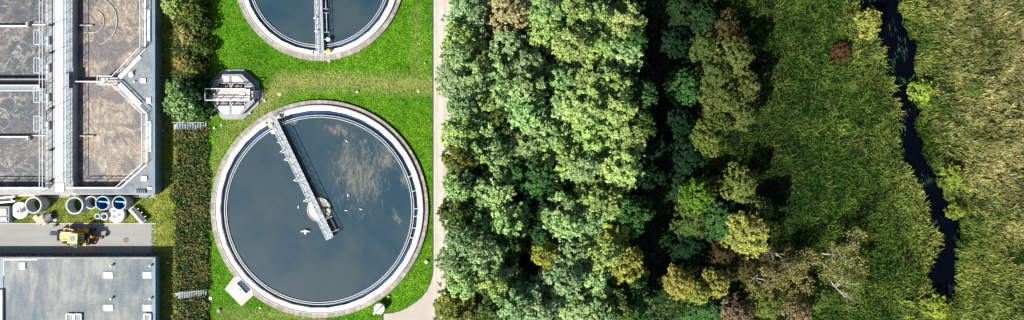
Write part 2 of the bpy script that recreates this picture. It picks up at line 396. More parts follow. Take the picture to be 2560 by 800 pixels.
for (a, b, wd, s_) in [((700, 208), (860, 203), 26, 1), ((860, 205), (1075, 215), 26, .85), ((700, 215), (640, 290), 26, .95), ((640, 275), (565, 340), 26, .6), ((550, 360), (535, 430), 16, .6), ((600, 300), (560, 320), 20, .4),
                   ((1045, 20), (1040, 200), 14, .35), ((560, 785), (800, 800), 20, .6), ((700, 225), (720, 250), 18, .5)]:
    dd = segd(P, U(*a), U(*b)); dry = np.maximum(dry, s_*np.clip(1.35-dd/(wd/K), 0, 1))
# storage yard and bank-side strip: greener blotches
yard = (P[:, 0] < U(389, 0, 1)[0]) ; dry = np.where(yard, np.clip(.55+.6*np.sin(P[:, 0]*1.1)*np.sin(P[:, 1]*1.7+1), 0, 1), dry)
stripz = (P[:, 0] >= U(389, 0, 1)[0]) & (P[:, 0] <= XB0)
dry = np.where(stripz, np.clip(.35*(P[:, 1] > -6)+.55*np.exp(-((P[:, 0]-U(436, 0, 1)[0])/.35)**2), 0, 1), dry)
def ground():
    nx, ny = len(gx), len(gy); idx = np.arange(nx*ny).reshape(ny, nx)
    F = np.stack([idx[:-1, :-1], idx[:-1, 1:], idx[1:, 1:], idx[1:, :-1]], -1).reshape(-1, 4)
    me = bpy.data.meshes.new('ground'); me.from_pydata([(a, b, c) for (a, b), c in zip(P.tolist(), Z.tolist())], [], F.tolist())
    xm = ((gx[:-1]+gx[1:])/2)[None, :].repeat(ny-1, 0).ravel()
    xt = U(1110, 0)[0]
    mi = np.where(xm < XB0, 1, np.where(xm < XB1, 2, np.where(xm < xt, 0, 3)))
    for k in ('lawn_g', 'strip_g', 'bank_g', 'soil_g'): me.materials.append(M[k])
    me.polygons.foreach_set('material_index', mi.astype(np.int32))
    a = me.attributes.new('dry', 'FLOAT', 'POINT'); a.data.foreach_set('value', dry.astype(np.float32))
    o = bpy.data.objects.new('ground', me); COL.objects.link(o); struct(o)
ground()
m = MB(); m.add([(*U(2080, -900, -.35), -.35), (*U(2460, -900, -.35), -.35), (*U(2460, 770, -.35), -.35), (*U(2080, 770, -.35), -.35)], [(3, 2, 1, 0)])
struct(m.build('river_water', M['w_river']))
# road, track
m = MB(); a = U(389.5, 560, ZL); b = U(-900, 633, ZL)
m.add([(b[0], a[1], ZL+.004), (b[0], b[1], ZL+.004), (a[0], b[1], ZL+.004), (a[0], a[1], ZL+.004)], [(0, 1, 2, 3)]); struct(m.build('road', M['asphalt']))
m = MB(); m.pbox(-900, 557.6, 389.5, 560, ZL, ZL+.10); struct(m.build('kerb', M['pale_concrete'], bev=.01))
m = MB(); a = U(391, 633.3, ZL); b = U(-900, 655, ZL)
m.add([(b[0], a[1], ZL+.008), (b[0], b[1], ZL+.008), (a[0], b[1], ZL+.008), (a[0], a[1], ZL+.008)], [(0, 1, 2, 3)]); struct(m.build('gravel_strip', M['gravel']))
TR = [(1082, -900), (1082, 672), (1080, 690), (1075, 708), (1066, 728), (1052, 745), (1035, 758), (1018, 769), (1000, 777), (980, 782), (957, 784), (957, 1500), (1160, 1500), (1160, -900)]
tp = [U(*q) for q in TR]
m = MB(); m.add([(x, y, .006) for x, y in tp], [tuple(range(len(tp)-1, -1, -1))]); struct(m.build('track', M['track']))
m = MB()
for i in range(len(TR)-3):
    p, q = tp[i], tp[i+1]; m.bar((*p, .04), (*q, .04), .07, .09)
struct(m.build('track_edging', M['darkmetal']))

# ------------------------------------------------------------------ railings
def railing(m, pts, z, h=1.0, sp=1.5, t=.045, diag=False, mid=2):
    for p, q in zip(pts[:-1], pts[1:]):
        P0 = Vector((*p, z)); Q0 = Vector((*q, z)); L = (Q0-P0).length; n = max(1, round(L/sp))
        for k in range(mid): 
            hh = h*(k+1)/mid; m.bar(P0+Vector((0, 0, hh)), Q0+Vector((0, 0, hh)), t*(1.3 if k == mid-1 else .8))
        for i in range(n+1):
            c = P0.lerp(Q0, i/n); m.bar(c, c+Vector((0, 0, h)), t)
            if diag and i < n:
                c2 = P0.lerp(Q0, (i+1)/n); m.bar(c, c2+Vector((0, 0, h)), t*.8)
    return m

# ------------------------------------------------------------------ aeration tank
ZT = ZL+1.6
def up(l, z=ZT): return [U(x, y, z) for x, y in l]
A = thing('aeration_tank', 'long rectangular concrete aeration tank with foamy brown sludge and a bright central walkway', 'tank', (*U(200, 230, ZL), ZL))
m = MB(); m.pbox(113, -40, 183, 484, ZL, ZT); m.build('walkway_slab', M['deck'], A)
m = MB(); m.prism(up([(387, -40), (387, 484), (183.2, 484), (183.2, 468), (300, 468), (365, 408), (365, 286), (292, 212), (255, 212), (255, 193), (292, 193), (361, 120), (361, -40)]), ZL, ZT); m.build('deck', M['stain_concrete'], A)
m = MB(); m.pbox(-900, 468, 112.8, 484, ZL, ZT); m.build('end_wall', M['deck'], A)
m = MB(); m.pbox(-900, 484.3, 384, 486.5, ZL, ZT-.25); m.build('ledge', M['pale_concrete'], A)
m = MB(); m.pbox(380.5, -40, 387.5, 484, ZT, ZT+.12); m.build('coping', M['facade'], A)
z = ZL+.75
m = MB(); a = U(183, -60, z); b = U(378, 474, z); m.add([(a[0], b[1], z), (b[0], b[1], z), (b[0], a[1], z), (a[0], a[1], z)], [(0, 1, 2, 3)]); m.build('tank_water', M['w_scum'], A)['label'] = 'grey brown sludge water with rafts of tan foam'
for (ya, yb) in ((-60, 199), (226, 470)):
    m = MB(); a = U(-900, ya, z); b = U(115, yb, z); m.add([(a[0], b[1], z), (b[0], b[1], z), (b[0], a[1], z), (a[0], a[1], z)], [(0, 1, 2, 3)]); m.build('tank_water', M['w_veins'], A)['label'] = 'stirred dark sludge water veined with pale foam'
m = MB(); m.pbox(183.5, 202.5, 255, 204.8, ZL, ZT-.02); m.build('divider_wall', M['white'], A)
m = MB(); m.pbox(-900, 196.5, 112.5, 199, ZL, ZT-.1); m.pbox(-900, 226, 112.5, 228, ZL, ZT-.1); m.build('divider_wall', M['concrete'], A)
m = MB(); m.pbox(-900, 199, 112.5, 211, ZL, ZL+.8); m.build('channel_floor', M['darkmetal'], A)
m = MB(); m.pbox(-900, 213.5, 96, 225, ZT-.3, ZT-.1); ch = m.build('channel_cover', M['grate'], A)
m = MB(); 
for (a, b) in (((-900, 213), (97, 213)), ((97, 213), (97, 225.5)), ((97, 225.5), (-900, 225.5))): m.bar(U3(*a, ZT), U3(*b, ZT), .09)
m.build('frame', M['galv'], ch)
# cover plates over the walkway channel
m = MB(); m.pbox(134.5, -40, 156.5, 455, ZT, ZT+.06); m.build('cover_plates', M['plates'], A)
m = MB(); m.pbox(139, 458, 160, 479, ZT, ZT+.10); m.build('cover_plates', M['bright'], A)
m = MB(); m.pbox(163, -40, 176, 462, ZT, ZT+.03); m.build('grating', M['grate'], A)
m = MB(); m.pbox(157, 184, 172, 221, ZT+.04, ZT+.5); m.build('gate_box', M['hatchgrey'], A, bev=.03)
m = MB()
for i in range(9): m.bar(U3(158, 186+4*i, ZT+.53), U3(171, 186+4*i, ZT+.53), .05)
m.build('gate_grille', M['galv'], A)
# railings on walkway
m = MB(); railing(m, up([(164, -40), (164, 184)]), ZT, 1.05, 1.2); railing(m, up([(164, 222), (164, 466)]), ZT, 1.05, 1.2); m.build('railing', M['galv'], A)
m = MB(); railing(m, up([(178.5, -40), (178.5, 467)]), ZT, 1.05, 1.15); m.build('railing', M['galv'], A)
m = MB(); pts = [(113.5, -40)]
m = railing(MB(), up([(113.5, -40), (113.5, 478)]), ZT, 1.05, 1.2); m.build('railing', M['galv'], A)
m = railing(MB(), up([(121, -40), (121, 467)]), ZT, 1.05, 2.4); m.build('railing', M['galv'], A)
for (ya, yb) in ((78, 114), (147, 184), (221, 257), (291, 328)):
    q = MB(); q.pbox(99, ya, 112, yb, ZT-.12, ZT-.02); pf = q.build('side_platform', M['grate'], A)
    q = MB(); railing(q, up([(112, ya), (99.5, ya), (99.5, yb), (112, yb)]), ZT, 1.0, .8, .05); q.build('platform_railing', M['galv'], pf)
    q = MB(); q.pbox(115, ya+15, 121, yb-2, ZT, ZT+.3); q.build('cabinet', M['bright'], pf)
for (py_) in (62, 131, 375, 452, 271):
    q = MB(); q.pbox(121, py_-2, 127, py_+3, ZT, ZT+.35); q.bar(U3(124, py_, ZT+.3), U3(124, py_, ZT+1.5), .07); q.build('valve_pedestal', M['darkmetal'], A)
# basin edge railing (right)
E = [(361.5, -40), (361.5, 119), (292, 192), (256, 192), (256, 213), (292, 213), (366, 286), (366, 409), (300, 467.5), (184, 467.5)]
m = railing(MB(), up(E), ZT, 1.0, 1.6, .06); m.build('railing', M['galv'], A)
m = railing(MB(), up([(-200, 468.5), (112, 468.5), (122, 468.5)]), ZT, 1.0, 1.6, .06); m.build('railing', M['galv'], A)
m = MB(); m.pbox(252, 194, 294, 211, ZT-.02, ZT+.05); m.build('platform', M['pale_concrete'], A)
def edgebar(a, b, w, zz=.08, mat='white', nm='edge_beam'):
    q = MB(); p0 = U3(*a, ZT+zz/2); q0 = U3(*b, ZT+zz/2); q.bar(p0, q0, w, zz); q.build(nm, M[mat], A)
edgebar((362.8, -40), (362.8, 121), .2); edgebar((362.8, 121), (296, 190), .2); edgebar((296, 214), (366.8, 285), .2); edgebar((366.8, 285), (366.8, 410), .2); edgebar((366.8, 410), (302, 469), .2); edgebar((302, 469.5), (166, 469.5), .14); edgebar((-200, 470), (122, 470), .2)
for a, b in (((373, 25), (373, 101)), ((351, 141), (300, 195)), ((300, 209), (353, 262)), ((374.5, 303), (374.5, 379))): edgebar(a, b, .4, .12, 'bright', 'white_duct')
for (x0, y0, x1, y1) in ((350, 196, 364, 207), (366, 244, 377, 258), (353, 441, 367, 452), (369, 468, 379, 473)):
    m = MB(); m.pbox(x0, y0, x1, y1, ZT, ZT+.15); m.build('hatch', M['bright'], A, bev=.02)
m = MB(); m.cyl(U(327, 187, ZT+.2), .3, ZT, ZT+.2, 16); m.build('round_cover', M['bright'], A)
for (a, b, c) in ((331, 181, .4), (336, 204, .2)): m = MB(); m.cyl(U(a, b, ZT+.1), .11, ZT, ZT+c, 10); m.build('vent_pipe', M['galv'], A)
m = MB(); m.pbox(337, 474, 364, 483, ZT, ZT+.12); 
for i in range(5): m.bar(U3(340+5*i, 474, ZT+.2), U3(342+5*i, 483, ZT+.2), .06)
m.build('steps', M['grate'], A)
# baffles and scum arms
for (x0, y0, x1) in ((-60, 64.5, 66), (-60, 342, 68)):
    m = MB(); m.pbox(x0, y0-1.5, x1, y0+1.5, z-.1, ZT-.35); m.pbox(x1-1, y0-9 if y0 < 100 else y0-2, x1+2, y0+1.5 if y0 < 100 else y0+8, z-.1, ZT-.35); m.pbox(x1+14, y0-4, 112, y0-2, z-.1, ZT-.7); m.build('baffle', M['white'], A)
for (x0, y0, x1) in ((183, 63, 231), (183, 340, 234)):
    m = MB(); m.pbox(x0, y0-1.4, x1, y0+1.4, z-.1, ZT-.6); m.build('baffle', M['pale_concrete'], A)
m = MB(); c = U(232, 53, z); m.ring(c, 1.38, 1.45, z, z+.10, 40, R(-90), R(80)); m.ring(c, 2.95, 3.03, z, z+.1, 60, R(-70), R(88)); m.bar(U3(212, 81, z+.05), U3(237, 81, z+.05), .07); m.build('floating_ring', M['pale_concrete'], A)
# side walkway rods / mixers on left
for (a, b) in (((76, 60), (110, 30)), ((72, 345), (100, 317))): m = MB(); m.bar(U3(*a, ZT-.2), U3(*b, ZT-.1), .06); m.build('mixer_rod', M['darkmetal'], A)

# ------------------------------------------------------------------ service building
B = thing('service_building', 'low flat roofed building with weathered felt roof and opal skylights south of the road', 'building', (*U(200, 720, ZL), ZL))
m = MB(); m.pbox(-900, 647, 384, 1500, ZL, ZT-.06); m.build('wall', M['facade'], B)
m = MB(); m.pbox(8, 648, 380, 1500, ZT-.055, ZT); rf = m.build('roof', M['roof'], B)
m = MB(); m.pbox(-900, 648, 7.6, 1500, ZT-.055, ZT+.05); m.build('side_roof', M['grate'], B)
m = MB(); m.pbox(-900, 725, 5, 1500, ZT+.055, ZT+.3); m.build('roof_unit', M['bright'], B)
m = MB(); m.pbox(-900, 643.5, 381.2, 647.8, ZL+.8, ZT+.03); m.build('parapet', M['concrete'], B)
m = MB(); m.pbox(380.3, 643.5, 388.5, 1500, ZL+.9, ZT+.06); m.build('parapet', M['facade'], B)
m = MB(); m.pbox(8, 648, 93, 650.2, ZT, ZT+.05); m.pbox(8, 650, 10, 690, ZT, ZT+.03); m.build('flashing', M['bright'], B)
for (x0, y0, x1, y1) in ((45, 656, 61, 674), (257, 680, 281, 696), (355.5, 680, 378, 696), (257, 762, 281, 778), (355.5, 762, 378, 778)):
    m = MB(); m.pbox(x0-.6, y0-.6, x1+.6, y1+.6, ZT, ZT+.05); sk = m.build('skylight', M['concrete'], B)
    a = U(x0, y0, ZT+.3); b = U(x1, y1, ZT+.3); xm, ym = (a[0]+b[0])/2, (a[1]+b[1])/2; hx, hy = (b[0]-a[0])/2, (a[1]-b[1])/2
    q = MB(); q.add([(xm-hx, ym-hy, ZT+.12), (xm+hx, ym-hy, ZT+.12), (xm+hx, ym+hy, ZT+.12), (xm-hx, ym+hy, ZT+.12), (xm-hx*.8, ym-hy*.75, ZT+.3), (xm+hx*.8, ym-hy*.75, ZT+.3), (xm+hx*.8, ym+hy*.75, ZT+.3), (xm-hx*.8, ym+hy*.75, ZT+.3)],
          [(4, 5, 6, 7), (0, 1, 5, 4), (1, 2, 6, 5), (2, 3, 7, 6), (3, 0, 4, 7)]); q.v = [(a_, b_, ZT+.05+(c_-ZT-.12)*.6) for a_, b_, c_ in q.v]; q.build('dome', M['skylight'], sk)
for (x, y) in ((277, 665), (375, 665), (277, 747), (375, 747)):
    m = MB(); c = U(x, y, ZT+.3); m.cyl(c, .1, ZT, ZT+.3, 12); m.cyl(c, .17, ZT+.3, ZT+.4, 12, .1); m.build('roof_vent', M['galv'], B)
for (x0, x1) in ((167.5, 184), (187, 203.5), (361.5, 377.5)):
    m = MB()
    for (a, b) in (((x0, 785), (x1, 785)), ((x0, 785), (x0, 830)), ((x1, 785), (x1, 830)), ((x0, 830), (x1, 830))): m.bar(U3(*a, ZT+.12), U3(*b, ZT+.12), .12, .24)
    wf = m.build('roof_window', M['galv'], B)
    m = MB(); m.pbox(x0+1, 786, x1-1, 829, ZT, ZT+.16); m.build('pane', M['hatchgrey'], wf)

# ------------------------------------------------------------------ storage yard
def ringthing(px, py, rpx, h, label, inner=.84, liner=False, floor=True):
    z = ZL; c = U(px, py, z+h); r = rpx/K*(H-z-h)/H
    t = thing('concrete_pipe', label, 'concrete pipe', (*c, z), 'precast concrete pipes and covers stored by the road')
    m = MB(); m.ring(c, r*inner, r, z, z+h, 40); m.build('pipe_wall', M['pipe'], t, smooth=False)
    if liner:
        q = MB(); q.ring(c, r*inner*.96, r*inner-.01, z+.05, z+h-.03, 40); q.build('liner', M['blue_liner'], t)
        q = MB(); q.cyl(c, r*inner*.95, z+.05, z+.12, 32); q.build('floor', M['blue_liner'], t)
        q = MB(); q.bar((c[0]-r*inner*.95, c[1]+.2, z+h-.25), (c[0]+r*inner*.95, c[1]+.1, z+h-.25), .12, .1); q.build('crossbar', M['cyan'], t)
        q = MB(); q.cyl((c[0]+r*.2, c[1]-r*.4), .17, z+.1, z+.7, 14); q.ball((c[0]+r*.22, c[1]-r*.05, z+.75), .16); q.build('fitting', M['bright'], t)
    else:
        q = MB(); q.cyl(c, r*inner*.99, z+.01, z+.03, 32); q.build('floor', M['bank_g'], t)
        q = MB(); q.bar((c[0]+r*.25, c[1]+r*.5, z+.05), (c[0]+r*.5, c[1]+r*.1, z+.1), .3, .1); q.build('rubble', M['concrete'], t)
    for a in (20, 200): q = MB(); q.ball((c[0]+r*math.cos(R(a)), c[1]+r*math.sin(R(a)), z+h*.6), .07); q.build('lifting_eye', M['darkmetal'], t)
    return t
M['pipe'] = simple('precast_concrete', (.48, .50, .51), (.32, .36, .38), 1.0, .75)
M['lid'] = simple('pale_precast_concrete', (.62, .62, .60), (.46, .47, .46), 1.0, .7)
GP = 'precast concrete pipes and covers stored by the road'
ringthing(83, 513, 21, 1.5, 'open concrete manhole ring beside the white cover with a spout, leftmost of the large rings')
ringthing(186, 514, 22, 1.4, 'large open concrete manhole ring standing alone to the right of the timber pile')
ringthing(227, 506.5, 16.5, 1.1, 'medium open concrete ring with grass inside, next to a blue lined ring')
ringthing(256, 508, 18, 1.6, 'blue lined concrete chamber nearer the medium open ring', .88, True)
ringthing(298, 508, 18, 1.6, 'blue lined concrete chamber nearest the leaning ladder, above the lid with three holes', .88, True)
def smallpipe(px, py, rpx, r1, h, label):
    c = U(px, py, ZL+h); t = thing('concrete_pipe', label, 'concrete pipe', (*c, ZL), GP)
    r = rpx/K; n = 24; m = MB()
    prof = [(r, 0), (r, h*.6), (r1, h), (r1*.65, h), (r1*.65, .1)]
    vs = []; 
    for (rr, zz) in prof: vs += [(c[0]+rr*math.cos(2*math.pi*i/n), c[1]+rr*math.sin(2*math.pi*i/n), ZL+zz) for i in range(n)]
    m.add(vs, [(k*n+i, k*n+(i+1) % n, (k+1)*n+(i+1) % n, (k+1)*n+i) for k in range(4) for i in range(n)]); m.build('pipe_wall', M['pipe'], t)
    q = MB(); q.cyl(c, r1*.64, ZL+.05, ZL+.12, 20); q.build('bore', M['black'], t)
smallpipe(243, 541, 8.5, .34, 1.0, 'smallest grey concrete pipe with a narrow bore, left of its twin')
smallpipe(260, 541.5, 10, .46, .9, 'small grey concrete pipe between its smaller twin and the three holed lid')
# cover with spout
c = U(49, 526, ZL+.5); t = thing('manhole_cover', 'round white concrete cover with a raised spout beside the leftmost large ring', 'cover slab', (*c, ZL), GP)
m = MB(); m.cyl(c, 1.03, ZL, ZL+.5, 40); m.build('slab', M['lid'], t, bev=.03)
c2 = U(45.5, 528, ZL+1.3); m = MB(); m.ring(c2, .14, .27, ZL+.5, ZL+1.3, 24, c2=c2); sp_ = m.build('spout', M['lid'], t)
m = MB(); m.cyl(c2, .135, ZL+.5, ZL+1.1, 18); m.build('bore', M['black'], sp_)
m = MB(); m.bar((c2[0]-.3, c2[1]+.3, ZL+.55), (c2[0]-.5, c2[1]+.35, ZL+.55), .07); m.build('lifting_lug', M['galv'], t); m = MB(); m.bar((c2[0]-.3, c2[1]+.1, ZL+.55), (c2[0]-.5, c2[1]+.15, ZL+.55), .07); m.build('lifting_lug', M['galv'], t)
c = U(290.5, 537, ZL+.6); t = thing('cover_slab', 'round white concrete lid with three holes below the blue lined chambers', 'cover slab', (*c, ZL), GP)
m = MB(); m.cyl(c, 1.0, ZL, ZL+.6, 40); m.build('slab', M['lid'], t, bev=.03)
for (x, y) in ((285, 527.5), (298, 537), (285, 541.5)):
    q = MB(); cc = U(x, y, ZL+.61); q.ring(cc, .13, .19, ZL+.6, ZL+.625, 20); q.cyl(cc, .128, ZL+.6, ZL+.612, 20); q.build('hole', M['hatchgrey'], t)
# timber pile
t = thing('timber_pile', 'pile of pale boards and a dark crate lying at the grass edge above the digger', 'timber', (*U(108, 549, ZL), ZL))
def slab(px, py, L, W, ang, z0, z1, mat, nm, parent):
    x, y = U(px, py, z1); ca, sa = math.cos(R(ang)), math.sin(R(ang))
    q = MB(); q.prism([(x+a*ca-b*sa, y+a*sa+b*ca) for a, b in ((-L/2, -W/2), (L/2, -W/2), (L/2, W/2), (-L/2, W/2))], z0, z1); return q.build(nm, M[mat], parent, bev=.02)
slab(93, 550, 1.25, .62, -48, ZL, ZL+.25, 'wood', 'board', t); slab(107, 551, 1.3, .6, -62, ZL, ZL+.4, 'wood', 'board', t); slab(118, 545, 1.0, .95, 28, ZL, ZL+.6, 'darkmetal', 'crate', t)
q = MB(); x, y = U(118, 545, ZL+.64)
for i in range(3): q.bar((x-.4+.12*i, y-.35+.25*i, ZL+.63), (x+.3+.12*i, y+.02+.25*i, ZL+.63), .07)
q.build('slat', M['grate'], t)
m = MB(); c = U(137, 549, ZL+.2); m.cyl(c, .2, ZL, ZL+.18, 14); m.ball((*c, ZL+.2), .14, .7); tag(m.build('capped_post', M['bright']), 'small white capped post beside the dark crate', 'post')
m = MB(); c = U(136, 564, ZL+.3); m.bar((c[0]-.15, c[1]-.1, ZL+.15), (c[0]+.25, c[1]+.1, ZL+.2), .3, .3); m.bar((c[0]+.1, c[1]+.1, ZL+.3), (c[0]+.35, c[1]+.25, ZL+.7), .06); tag(m.build('tool_bucket', M['darkmetal'], bev=.03), 'small dark green bucket standing on the road edge left of the digger', 'bucket')
# ladder / leaning rack
t = thing('pipe_rack', 'dark slatted rack of long rails lying aslant in the grass near the road end', 'rack', (*U(346, 538, ZL), ZL))
pa, pb = (329, 521), (359, 554)
m = MB()
for k, off in enumerate((-5.5, -3, 0, 3, 5.5)):
    q = MB(); q.bar(U3(pa[0]+off, pa[1]-off*.8, ZL+.3+.05*k), U3(pb[0]+off, pb[1]-off*.8, ZL+.3+.05*k), .13 if k in (0, 1) else .16, .1); q.build('rail', M['galv' if k in (0, 1) else 'darkmetal'], t)
for k in range(3):
    x, y = 341+9*k, 525+9.5*k; q = MB(); q.bar(U3(x-4, y+3, ZL+.35), U3(x+6, y-4, ZL+.5), .08); q.build('prong', M['galv'], t)
for e in (pa, pb): q = MB(); q.bar(U3(e[0]-6, e[1]+5, ZL+.2), U3(e[0]+7, e[1]-5, ZL+.2), .14, .3); q.build('end_beam', M['galv'], t)
# trough top-left + container left edge
t = thing('steel_trough', 'long steel frame with white side rails at the left edge above the container', 'frame', (*U(10, 500, ZL), ZL))
for (ya, yb) in ((497, 491), (508, 503)): q = MB(); q.bar(U3(-80, ya+6, ZL+.5), U3(38, yb, ZL+.5), .2, .2); q.build('side_rail', M['bright'], t)
q = MB(); q.bar(U3(-80, 508, ZL+.35), U3(30, 498.5, ZL+.35), .45, .15); q.build('tray', M['darkmetal'], t)
q = MB(); q.bar(U3(29, 494, ZL+.5), U3(31, 504, ZL+.5), .12); q.build('crossbar', M['galv'], t)
t = thing('skip_container', 'open steel container with pale lids at the left edge of the yard', 'container', (*U(0, 537, ZL), ZL))
m = MB(); m.pbox(-90, 516, 23, 556, ZL, ZL+.8); m.build('tub', M['grate'], t, bev=.03)
m = MB(); m.pbox(-90, 521, 16, 539, ZL+.81, ZL+.9); m.build('lid', M['pale_concrete'], t); m = MB(); m.pbox(-90, 543, 17, 553, ZL+.81, ZL+.9); m.build('lid', M['pipe'], t)
m = MB(); m.pbox(17, 541, 27, 556.5, ZL, ZL+.5); m.build('end_step', M['glassy'], t)
# paving along tank, boards, small slab
m = MB(); m.pbox(-900, 486.6, 88, 491, ZL, ZL+.12); tag(m.build('timber_beam', M['wood'], bev=.01), 'long yellowish timber beam lying along the tank wall', 'beam')
m = MB(); m.pbox(118, 486.8, 175, 494, ZL, ZL+.05); m.pbox(372, 486.8, 388, 494, ZL, ZL+.06); struct(m.build('paving', M['concrete']))
t = thing('outlet_hood', 'bluish grey sloping hood against the tank wall above the slatted rack', 'hood', (*U(350, 489, ZL), ZL))
m = MB(); m.prism([U(337, 486.7, ZL+.5), U(375, 486.7, ZL+.5), U(368, 494, ZL+.5), U(335, 493, ZL+.5)], ZL, ZL+.5); m.build('hood', M['facade'], t)
m = MB(); 
for i in range(3): m.bar(U3(332, 487.5+2.2*i, ZL+.56), U3(345, 489+2.2*i, ZL+.56), .06)
m.build('grille', M['galv'], t)
m = MB(); c = U(183, 485.5, ZT+.1); m.ball((*c, ZT-.18), (.33, .13, .12)); tag(m.build('lamp_head', M['bright']), 'small white oval lamp head on the tank ledge', 'lamp')
m = MB(); m.cyl(U(315, 600, ZL), .34, ZL+.004, ZL+.02, 24); m.ring(U(315, 600, ZL), .24, .28, ZL+.02, ZL+.03, 24); tag(m.build('manhole_cover', M['rust']), 'round rusty manhole cover set in the road right of the digger', 'manhole cover')

# ------------------------------------------------------------------ digger
zx = ZL
D = thing('backhoe_loader', 'yellow and orange digger with forks at the front parked on the road', 'digger', (*U(205, 588, ZL), ZL), local=True)
D.rotation_euler = (0, 0, R(-3)); D.scale = (.9, .92, .9); D.location.x -= .25
m = MB()
m.box(-1.9, .2, -.42, .42, .75, 1.35); m.build('hood', M['paleyellow'], D, bev=.06)
m = MB(); m.box(-1.9, 1.3, -.5, .5, .45, .74); m.build('chassis', M['darkmetal'], D, bev=.03)
m = MB(); m.box(.1, 1.25, -.62, .62, .76, 1.45); m.build('cab_body', M['yellow'], D, bev=.05)
m = MB(); m.add([(.12, -.6, 1.45), (1.5, -.6, 1.45), (1.5, .6, 1.45), (.12, .6, 1.45), (.25, -.55, 2.5), (1.15, -.55, 2.5), (1.15, .55, 2.5), (.25, .55, 2.5)], [(0, 1, 5, 4), (1, 2, 6, 5), (2, 3, 7, 6), (3, 0, 4, 7), (4, 5, 6, 7), (3, 2, 1, 0)]); cb = m.build('cab_glass', M['glassy'], D)
m = MB()
for (a, b) in (((.12, -.6), (.25, -.55)), ((1.5, -.6), (1.15, -.55)), ((1.5, .6), (1.15, .55)), ((.12, .6), (.25, .55))): m.bar((*a, 1.4), (*b, 2.5), .08)
m.build('pillar', M['yellow'], cb)
m = MB(); m.box(.0, 1.3, -.66, .66, 2.5, 2.62); rf = m.build('cab_roof', M['paleyellow'], D, bev=.05)
m = MB(); m.box(.25, 1.0, -.36, .34, 2.62, 2.66); m.build('roof_hatch', M['hatchgrey'], rf, bev=.02)
for sy in (-1, 1):
    q = MB(); q.box(.55, 1.75, sy*.68, sy*1.08, 1.35, 1.45); q.box(1.6, 1.78, sy*.55, sy*1.08, .9, 1.349); q.build('fender', M['yellow' if sy < 0 else 'orange'], D, bev=.05)
    for (xw, rw, ww) in ((-1.15, .48, .32), (1.15, .68, .38)):
        q = MB(); q.hcyl((xw, sy*.9, rw), rw, ww, 28); wh = q.build('wheel', M['black'], D, bev=.05)
        q = MB(); q.hcyl((xw, sy*.9, rw), rw*.55, ww+.06, 20); q.build('rim', M['orange'], wh)
    if sy: q = MB(); q.box(-1.65, -.7, sy*.72, sy*1.05, 1.0, 1.07); q.build('front_fender', M['orange' if sy > 0 else 'black'], D, bev=.04)
    q = MB(); q.bar((.1, sy*.5, 1.3), (-1.5, sy*.5, 1.45), .14, .2); q.bar((-1.5, sy*.5, 1.45), (-2.25, sy*.5, .55), .14, .2); q.build('loader_arm', M['paleyellow' if sy < 0 else 'galv'], D)
m = MB(); m.box(-2.55, -2.3, -.72, .72, .15, .95)
m.build('fork_carriage', M['black'], D, bev=.03)
for sy in (-.12, .16): q = MB(); q.box(-4.1, -2.5, sy-.07, sy+.07, .12, .19); q.build('fork', M['darkmetal'], D)
m = MB(); m.box(-.75, -.3, .45, .95, .7, 1.15); m.build('side_tank', M['galv'], D, bev=.04); m = MB(); m.ball((-1.35, .62, 1.2), .18); m.build('air_filter', M['galv'], D)
m = MB(); m.box(1.75, 2.0, -.75, .6, .4, 1.2); m.build('backhoe_frame', M['darkmetal'], D, bev=.02)
m = MB(); m.bar((1.9, .15, .8), (2.6, .05, 1.35), .24, .28); m.bar((2.6, .05, 1.35), (3.3, .0, .7), .2, .22); m.build('backhoe_boom', M['orange'], D)
m = MB(); m.bar((2.05, .35, 1.0), (2.65, .25, 1.5), .14); m.bar((2.6, -.1, 1.55), (3.2, .12, .95), .1); m.build('hydraulic_ram', M['black'], D)
m = MB(); m.prism([(3.2, -.22), (3.55, -.18), (3.55, .22), (3.2, .25)], .3, .8); m.build('backhoe_bucket', M['darkmetal'], D, bev=.03)
for sy in (-1, 1): q = MB(); q.bar((1.95, sy*.75, .9), (2.2, sy*1.0, .1), .22, .16); q.build('stabiliser', M['black'], D)
m = MB(); m.add([(.55, -.68, 1.2), (1.15, -.68, 1.2), (1.2, -1.2, 1.35), (.7, -1.2, 1.35), (.55, -.68, 2.2), (1.05, -.68, 2.2), (1.1, -1.25, 2.2), (.6, -1.25, 2.2)], [(4, 5, 6, 7), (0, 1, 5, 4), (2, 3, 7, 6), (1, 2, 6, 5), (3, 0, 4, 7)]); m.build('open_window', M['glassy'], D)
for (x, y) in ((-.2, -.95), (-.1, .9)): q = MB(); q.bar((.1, math.copysign(.6, y), 2.1), (x, y, 2.1), .04); q.box(x-.12, x+.1, y-.1, y+.1, 1.9, 2.15); q.build('mirror', M['darkmetal'], D)
m = MB(); m.bar((-.5, .2, 1.35), (-.5, .2, 2.0), .1); m.build('exhaust', M['black'], D)

